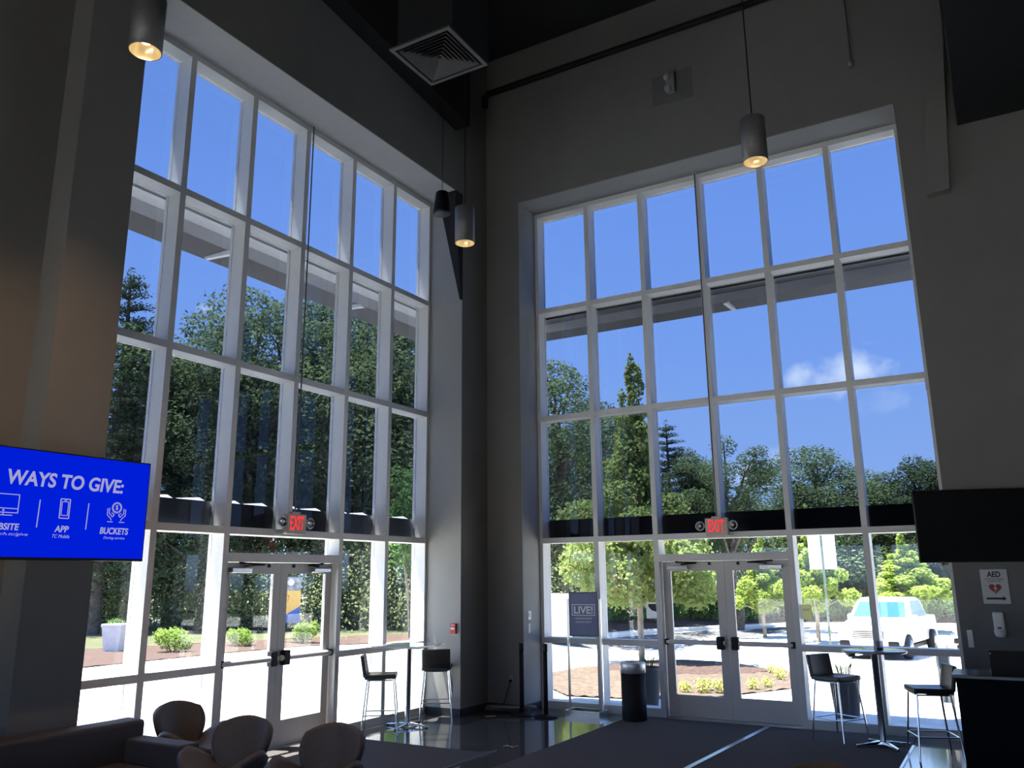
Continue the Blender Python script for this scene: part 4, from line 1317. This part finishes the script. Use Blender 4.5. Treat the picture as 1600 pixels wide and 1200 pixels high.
MB().tube([(0, -0.045, -0.03), (-0.01, -0.06, -0.11), (-0.06, -0.06, -0.24), (-0.13, -0.05, -0.40), (-0.11, -0.10, -0.448), (0.02, -0.22, -0.452)], 0.007, 8).build('cord', BLACKP, t)

# ---- stools
def make_stool(label):
    t = thing('bar_stool', label, 'stool', group='leather bar stools')
    def seat(u, v):
        x = (u - 0.5) * 0.40
        y = (v - 0.5) * 0.40
        return (x, y, 0.685 - 0.018 * math.cos((v - 0.3) * 3.0) * (1 - (2 * u - 1) ** 2) + 0.012 * (2 * u - 1) ** 2)
    MB().sheet(seat, 10, 10, 0.055).build('seat', LEATH, t, bevel=0.012, seg=3)
    def back(u, v):
        x = (u - 0.5) * 0.39
        return (x, -0.19 - 0.045 * v + 0.02 * (1 - (2 * u - 1) ** 2) * -1, 0.69 + 0.26 * v)
    MB().sheet(back, 10, 6, 0.045).build('backrest', LEATH, t, bevel=0.012, seg=3)
    for sx in (-1, 1):
        for sy in (-1, 1):
            MB().tube([(sx * 0.165, sy * 0.165, 0.67), (sx * 0.225, sy * 0.225, 0.0)], 0.0105, 10).build('leg', CHROME, t)
    B = MB()
    k = 0.205
    z = 0.235
    B.tube([(-k, -k, z), (k, -k, z)], 0.008, 8).tube([(k, -k, z), (k, k, z)], 0.008, 8).tube([(k, k, z), (-k, k, z)], 0.008, 8).tube([(-k, k, z), (-k, -k, z)], 0.008, 8)
    B.build('footrest', CHROME, t)
    q = 0.165
    B = MB()
    for a, c in (((-q, -q), (q, -q)), ((q, -q), (q, q)), ((q, q), (-q, q)), ((-q, q), (-q, -q))):
        B.tube([(*a, 0.652), (*c, 0.652)], 0.009, 8)
    B.build('seat_frame', CHROME, t)
    return t
ST = make_stool('dark leather bar stool seen from its side, beside the square table by the left windows')
index_kids()
def head(hx, hy):      # rotation that turns local +y to (hx, hy)
    return math.atan2(-hx, hy)
ST.location = (0.36, -2.74, 0); ST.rotation_euler.z = head(0.82, 0.57)
for x, y, h, lab in [(0.40, -1.55, (-0.52, 0.85), 'dark leather bar stool seen from behind, against the light jamb beside the square table'),
                     (5.58, -0.56, (0.8, -0.45), 'dark leather bar stool left of the round table by the right windows'),
                     (6.64, -1.18, (-0.93, -0.35), 'dark leather bar stool right of the round table, next to the dark counter')]:
    o = copy_tree(ST); o['label'] = lab; o.location = (x, y, 0.009 if x > 2 and x < 6.2 else 0); o.rotation_euler.z = head(*h)

# ---- bar tables
def bar_table(label, loc, square, rz):
    t = thing('bar_table', label, 'table', loc, rz)
    if square:
        MB().box(-0.36, 0.36, -0.36, 0.36, 1.02, 1.045).build('tabletop', TABLE, t, bevel=0.006)
    else:
        MB().lathe([(0, 1.02), (0.345, 1.02), (0.355, 1.028), (0.355, 1.04), (0.348, 1.045), (0, 1.045)], 48).build('tabletop', TABLE, t)
    MB().lathe([(0, 0.04), (0.042, 0.04), (0.038, 0.06), (0.038, 0.99), (0.08, 1.0), (0.08, 1.02), (0, 1.02)], 24).build('column', STEEL, t)
    for k in range(4):
        a = k * PI / 2 + PI / 4 * (0 if square else 0.4)
        M = T3(0, 0, 0, a)
        MB().add([(0.02, -0.035, 0.02), (0.32, -0.022, 0.012), (0.32, 0.022, 0.012), (0.02, 0.035, 0.02), (0.02, -0.03, 0.06), (0.32, -0.016, 0.028), (0.32, 0.016, 0.028), (0.02, 0.03, 0.06)],
                 [(0, 3, 2, 1), (4, 5, 6, 7), (0, 1, 5, 4), (1, 2, 6, 5), (2, 3, 7, 6), (3, 0, 4, 7)], False, M).build('foot', CHROME, t, bevel=0.006)
        MB().lathe([(0, 0), (0.014, 0), (0.014, 0.014), (0, 0.014)], 12, T3(0.30 * math.cos(a), 0.30 * math.sin(a), 0)).build('glide', BLACKP, t)
bar_table('square-topped bar table beside the left windows', (0.40, -2.22, 0), True, 0.1)
bar_table('round-topped bar table with a steel column in front of the right windows', (6.08, -0.80, 0.009), False, 0.3)
t = thing('candle_glass', 'small glass tumbler with dark contents standing on the round bar table', 'glass', (6.16, -0.92, 1.054))
MB().lathe([(0, 0), (0.038, 0), (0.046, 0.11), (0.043, 0.11), (0.036, 0.006), (0, 0.006)], 24).build('tumbler', glass('tumbler_glass', (0.8, 0.8, 0.84)), t)
MB().lathe([(0, 0.007), (0.034, 0.007), (0.036, 0.035), (0, 0.035)], 20).build('candle', mat('candle_dark', (0.03, 0.03, 0.05), 0.5), t)

# ---- counter with a laptop
t = thing('reception_counter', 'tall dark counter at the right edge, in front of the dispenser', 'counter', (7.0, -3.09, 0))
MB().box(0.03, 2.2, 0.03, 0.52, 0.0, 1.02).build('body', COUNTER, t)
MB().box(0.0, 2.25, 0.0, 0.55, 1.02, 1.05).build('countertop', COUNTTOP, t, bevel=0.004)
MB().box(0.05, 2.2, 0.045, 0.05, 0.0, 0.08).build('kick_plate', BLACKM, t)
t = thing('laptop_computer', 'black laptop standing open on the dark counter', 'laptop', (7.46, -2.84, 1.05), math.radians(4))
MB().box(-0.155, 0.155, -0.02, 0.20, 0.0, 0.016).build('base', BLACKP, t, bevel=0.004)
MB().box(-0.155, 0.155, -0.008, 0.0, 0.0, 0.185, T3(0, -0.012, 0.014, 0, 0.12)).build('lid', BLACKP, t, bevel=0.004)
MB().box(-0.15, -0.142, -0.045, -0.04, 0.165, 0.18).build('status_light', WHITEP, t)

# ---- trash can, stanchions, poster stand
t = thing('trash_can', 'tall black cylinder trash can with a steel collar left of the right doors', 'trash can', (2.90, -0.42, 0.009))
MB().lathe([(0, 0), (0.165, 0), (0.168, 0.01), (0.168, 0.61), (0, 0.61)], 40).build('body', BLACKM, t)
MB().lathe([(0.168, 0.61), (0.176, 0.612), (0.176, 0.735), (0.170, 0.75), (0.13, 0.752), (0.125, 0.735), (0.125, 0.60)], 40).build('collar', mat('collar_steel', (0.72, 0.72, 0.73), 0.42, 0.8), t)
MB().lathe([(0, 0.66), (0.124, 0.66), (0.124, 0.665), (0, 0.665)], 32).build('liner', BLACKP, t)
def stanchion(label, loc):
    t = thing('queue_stanchion', label, 'stanchion', loc, group='retractable belt posts')
    MB().lathe([(0, 0), (0.17, 0), (0.172, 0.012), (0.15, 0.026), (0.06, 0.04), (0.035, 0.045), (0, 0.045)], 36).build('base', BLACKM, t)
    MB().lathe([(0, 0.04), (0.031, 0.04), (0.031, 0.88), (0, 0.88)], 24).build('post', BLACKM, t)
    MB().lathe([(0, 0.88), (0.036, 0.88), (0.036, 0.97), (0.03, 0.985), (0, 0.985)], 24).build('belt_head', BLACKP, t)
    MB().box(-0.015, 0.015, -0.045, -0.034, 0.90, 0.96).build('belt_end', BLACKP, t)
stanchion('black belt stanchion standing in front of the dark corner wall', (1.31, -0.74, 0))
stanchion('black belt stanchion standing in front of the first bay of the right windows', (1.69, -0.72, 0))
t = thing('poster_stand', 'two-pole poster stand with a blue LIVE! poster in front of the right windows', 'poster stand', (2.13, -0.32, 0))
B = MB()
for a in ((-0.27, 0.27, -0.16, -0.13), (-0.27, 0.27, 0.13, 0.16), (-0.27, -0.24, -0.13, 0.13), (0.24, 0.27, -0.13, 0.13)):
    B.box(*a, 0.0, 0.075)
B.build('base_tray', STEEL, t)
MB().box(-0.24, 0.24, -0.13, 0.13, 0.004, 0.02).build('tray_floor', BLACKM, t)
for x in (-0.26, 0.26):
    MB().box(x - 0.013, x + 0.013, -0.013, 0.013, 0.07, 1.60).build('pole', STEEL, t)
p = MB().box(-0.235, 0.235, -0.014, 0.014, 1.075, 1.70).build('poster_frame', mat('poster_frame_grey', (0.09, 0.09, 0.10), 0.5, 0.3), t)
MB().box(-0.215, 0.215, -0.017, -0.014, 1.095, 1.68).build('poster', mat('poster_blue', (0.11, 0.14, 0.28), 0.5, rgb2=(0.14, 0.17, 0.32), scale=3), p)
PTX = mat('poster_text', (0.8, 0.8, 0.85), 0.6)
writing('lettering', 'LIVE!', PTX, 0.30, 0.105, T3(0, -0.018, 1.445), p, 0.02)
B = MB()
B.box(-0.185, 0.185, -0.0185, -0.017, 1.515, 1.525).box(-0.185, 0.185, -0.0185, -0.017, 1.365, 1.375).box(-0.185, -0.175, -0.0185, -0.017, 1.375, 1.515).box(0.175, 0.185, -0.0185, -0.017, 1.375, 1.515)
B.build('text_border', PTX, p)
writing('lettering', "WE'RE BROADCASTING", PTX, 0.27, 0.024, T3(0.0, -0.018, 1.325), p)
writing('lettering', 'LIVE RIGHT FROM IT', PTX, 0.25, 0.024, T3(0.0, -0.018, 1.275), p)
# ---- notice on the glass, and a sheet added for the EXIT sign's reflection
t = thing('pane_sheet', 'white notice with a dark picture stuck on the pane left of the right doors', 'notice', (2.985, 0.186, 1.43))
MB().box(-0.085, 0.085, -0.003, 0.0, -0.115, 0.115).build('sheet', leafmat('paper_white', (0.8, 0.8, 0.8), (0.75, 0.75, 0.75), trans=0.5), t)
MB().prism([(-0.05, 0.09), (0.07, 0.09), (0.07, -0.02), (0.0, 0.0), (-0.05, 0.05)], -0.005, -0.003, 'y').build('picture', mat('print_dark', (0.06, 0.06, 0.06), 0.7), t)
t = thing('pane_sheet', 'pale yellow EXIT sheet standing in for a reflection on the pane right of the right doors', 'notice', (5.165, 0.186, 1.43))
MB().box(-0.062, 0.062, -0.003, 0.0, -0.095, 0.095).build('sheet', leafmat('reflection_yellow', (0.75, 0.75, 0.5), (0.7, 0.7, 0.48), trans=0.5), t)
writing('lettering', 'EXIT', mat('reflection_grey', (0.15, 0.15, 0.10), 0.7), 0.085, 0.03, T3(0.0, -0.004, 0.03), t)
# ---- things on the floor in the corner
B = MB()
def roll(u, v):
    a = -0.5 + 3.3 * v
    return (0.75 + 0.62 * u - 0.08 * math.cos(a) * 1.0, -0.80 + 0.26 * u + 0.075 * math.cos(a) + 0.09 * v, 0.055 + 0.05 * math.sin(a))
B.sheet(roll, 6, 14, 0.008)
o = B.build('curled_mat', mat('mat_grey', (0.14, 0.14, 0.145), 0.35, noise=0.2))
tag(o, 'dark curled mat lying on the floor in the corner by the stanchions', 'mat')
t = thing('power_brick', 'small black adapter with a pale edge on the floor by the curled mat', 'adapter', (0.93, -0.98, 0), 0.6)
MB().box(-0.07, 0.07, -0.035, 0.035, 0.0, 0.035).build('housing', BLACKP, t, bevel=0.006)
MB().box(-0.072, 0.072, -0.037, 0.037, 0.0, 0.006).build('edge_label', WHITEP, t)
t = thing('scrap_paper', 'torn pale scrap of paper on the concrete floor at the tip of the carpet', 'paper', (2.33, -2.80, 0.0), 0.4)
B = MB()
B.sheet(lambda u, v: (0.16 * u - 0.08, 0.05 * v - 0.02 + 0.03 * math.sin(7 * u), 0.008 + 0.012 * abs(math.sin(9 * u + 3 * v))), 12, 4, 0.0012)
B.build('sheet', mat('paper_grey', (0.32, 0.31, 0.29), 0.7), t)

# ---- shell chairs
def make_chair(label):
    t = thing('shell_chair', label, 'chair', group='taupe shell lounge chairs')      # faces local -y
    def disc(u, v):
        a, bq = 2 * u - 1, 2 * v - 1
        return a * math.sqrt(max(0, 1 - bq * bq / 2)), bq * math.sqrt(max(0, 1 - a * a / 2))
    def back(u, v):
        s, q = disc(u, v)
        s, q = s * 0.62 + (2 * u - 1) * 0.38 * (0.5 + 0.4 * v), q
        w = 0.285 * (1 + 0.16 * q)
        return (w * s, 0.25 - 0.13 * s * s + 0.08 * q, 0.575 + 0.225 * q)
    def seat(u, v):
        s, q = disc(u, v)
        return (0.36 * s, -0.04 + 0.27 * q, 0.395 + 0.20 * s * s - 0.02 * q)
    MB().sheet(back, 14, 14, 0.055).build('backrest', SHELLM, t)
    MB().sheet(seat, 14, 14, 0.055).build('seat', SHELLM, t)
    MB().box(-0.05, 0.05, 0.19, 0.27, 0.36, 0.45).build('back_link', BLACKM, t, bevel=0.02)
    MB().lathe([(0, 0.12), (0.03, 0.12), (0.03, 0.38), (0, 0.38)], 16).build('column', CHROME, t)
    for k in range(4):
        a = k * PI / 2 + PI / 4
        MB().tube([(0.05 * math.cos(a), 0.05 * math.sin(a), 0.36), (0.30 * math.cos(a), 0.30 * math.sin(a), 0.0)], 0.010, 8).build('leg', CHROME, t)
    return t
CH = make_chair('taupe shell chair behind the sofa arm, close to the left windows')
index_kids()
def place_chair(o, x, y, hx, hy, s=1.0, dz=0.0):
    """x, y: where the middle of the top of the backrest is"""
    th = math.atan2(hx, -hy)
    o.rotation_euler.z = th
    d = 0.35 * s
    o.location = (x - (-math.sin(th)) * d, y - math.cos(th) * d, 0.009 + dz)
    o.scale = (s, s, s)
place_chair(CH, 0.56, -6.12, 0.99, 0.0)
c = copy_tree(CH); c['label'] = 'taupe shell chair facing the camera in front of the left doors, nearest the sofa'; place_chair(c, 1.91, -6.34, 0.22, -0.98)
c = copy_tree(CH); c['label'] = 'taupe shell chair facing the camera, between its twin and the square bar table'; place_chair(c, 2.83, -6.28, 0.22, -0.98)
c = copy_tree(CH); c['label'] = 'chair showing only a tan curved top at the bottom edge of the picture'; del c['group']; place_chair(c, 6.43, -6.02, 0.2, -1.0)
for k in bpy.data.objects:
    if k.parent == c and k.name.split('.')[0] in ('backrest', 'seat'):
        k.data = k.data.copy(); k.data.materials[0] = TANM

# ---- sofa
t = thing('settee_sofa', 'charcoal settee with square arms in front of the left pier', 'sofa', (0.66, -6.62, 0))
MB().box(0.0, 0.24, -2.3, 0.0, 0.10, 0.75).build('backrest', SOFAM, t, bevel=0.035, seg=4)
MB().box(0.24, 0.95, -0.20, -0.0, 0.10, 0.62).build('armrest', SOFAM, t, bevel=0.025, seg=4)
MB().box(0.24, 0.95, -2.3, -2.10, 0.10, 0.62).build('armrest', SOFAM, t, bevel=0.025, seg=4)
MB().box(0.22, 0.93, -2.10, -0.20, 0.10, 0.30).build('seat_base', SOFAM, t, bevel=0.02)
for y in (-2.09, -1.145):
    MB().box(0.23, 0.95, y, y + 0.935, 0.30, 0.44).build('seat_cushion', SOFAM, t, bevel=0.04, seg=4)
for x in (0.08, 0.87):
    for y in (-2.22, -0.08):
        MB().tube([(x, y, 0.009), (x, y, 0.11)], 0.02, 10).build('leg', CHROME, t)
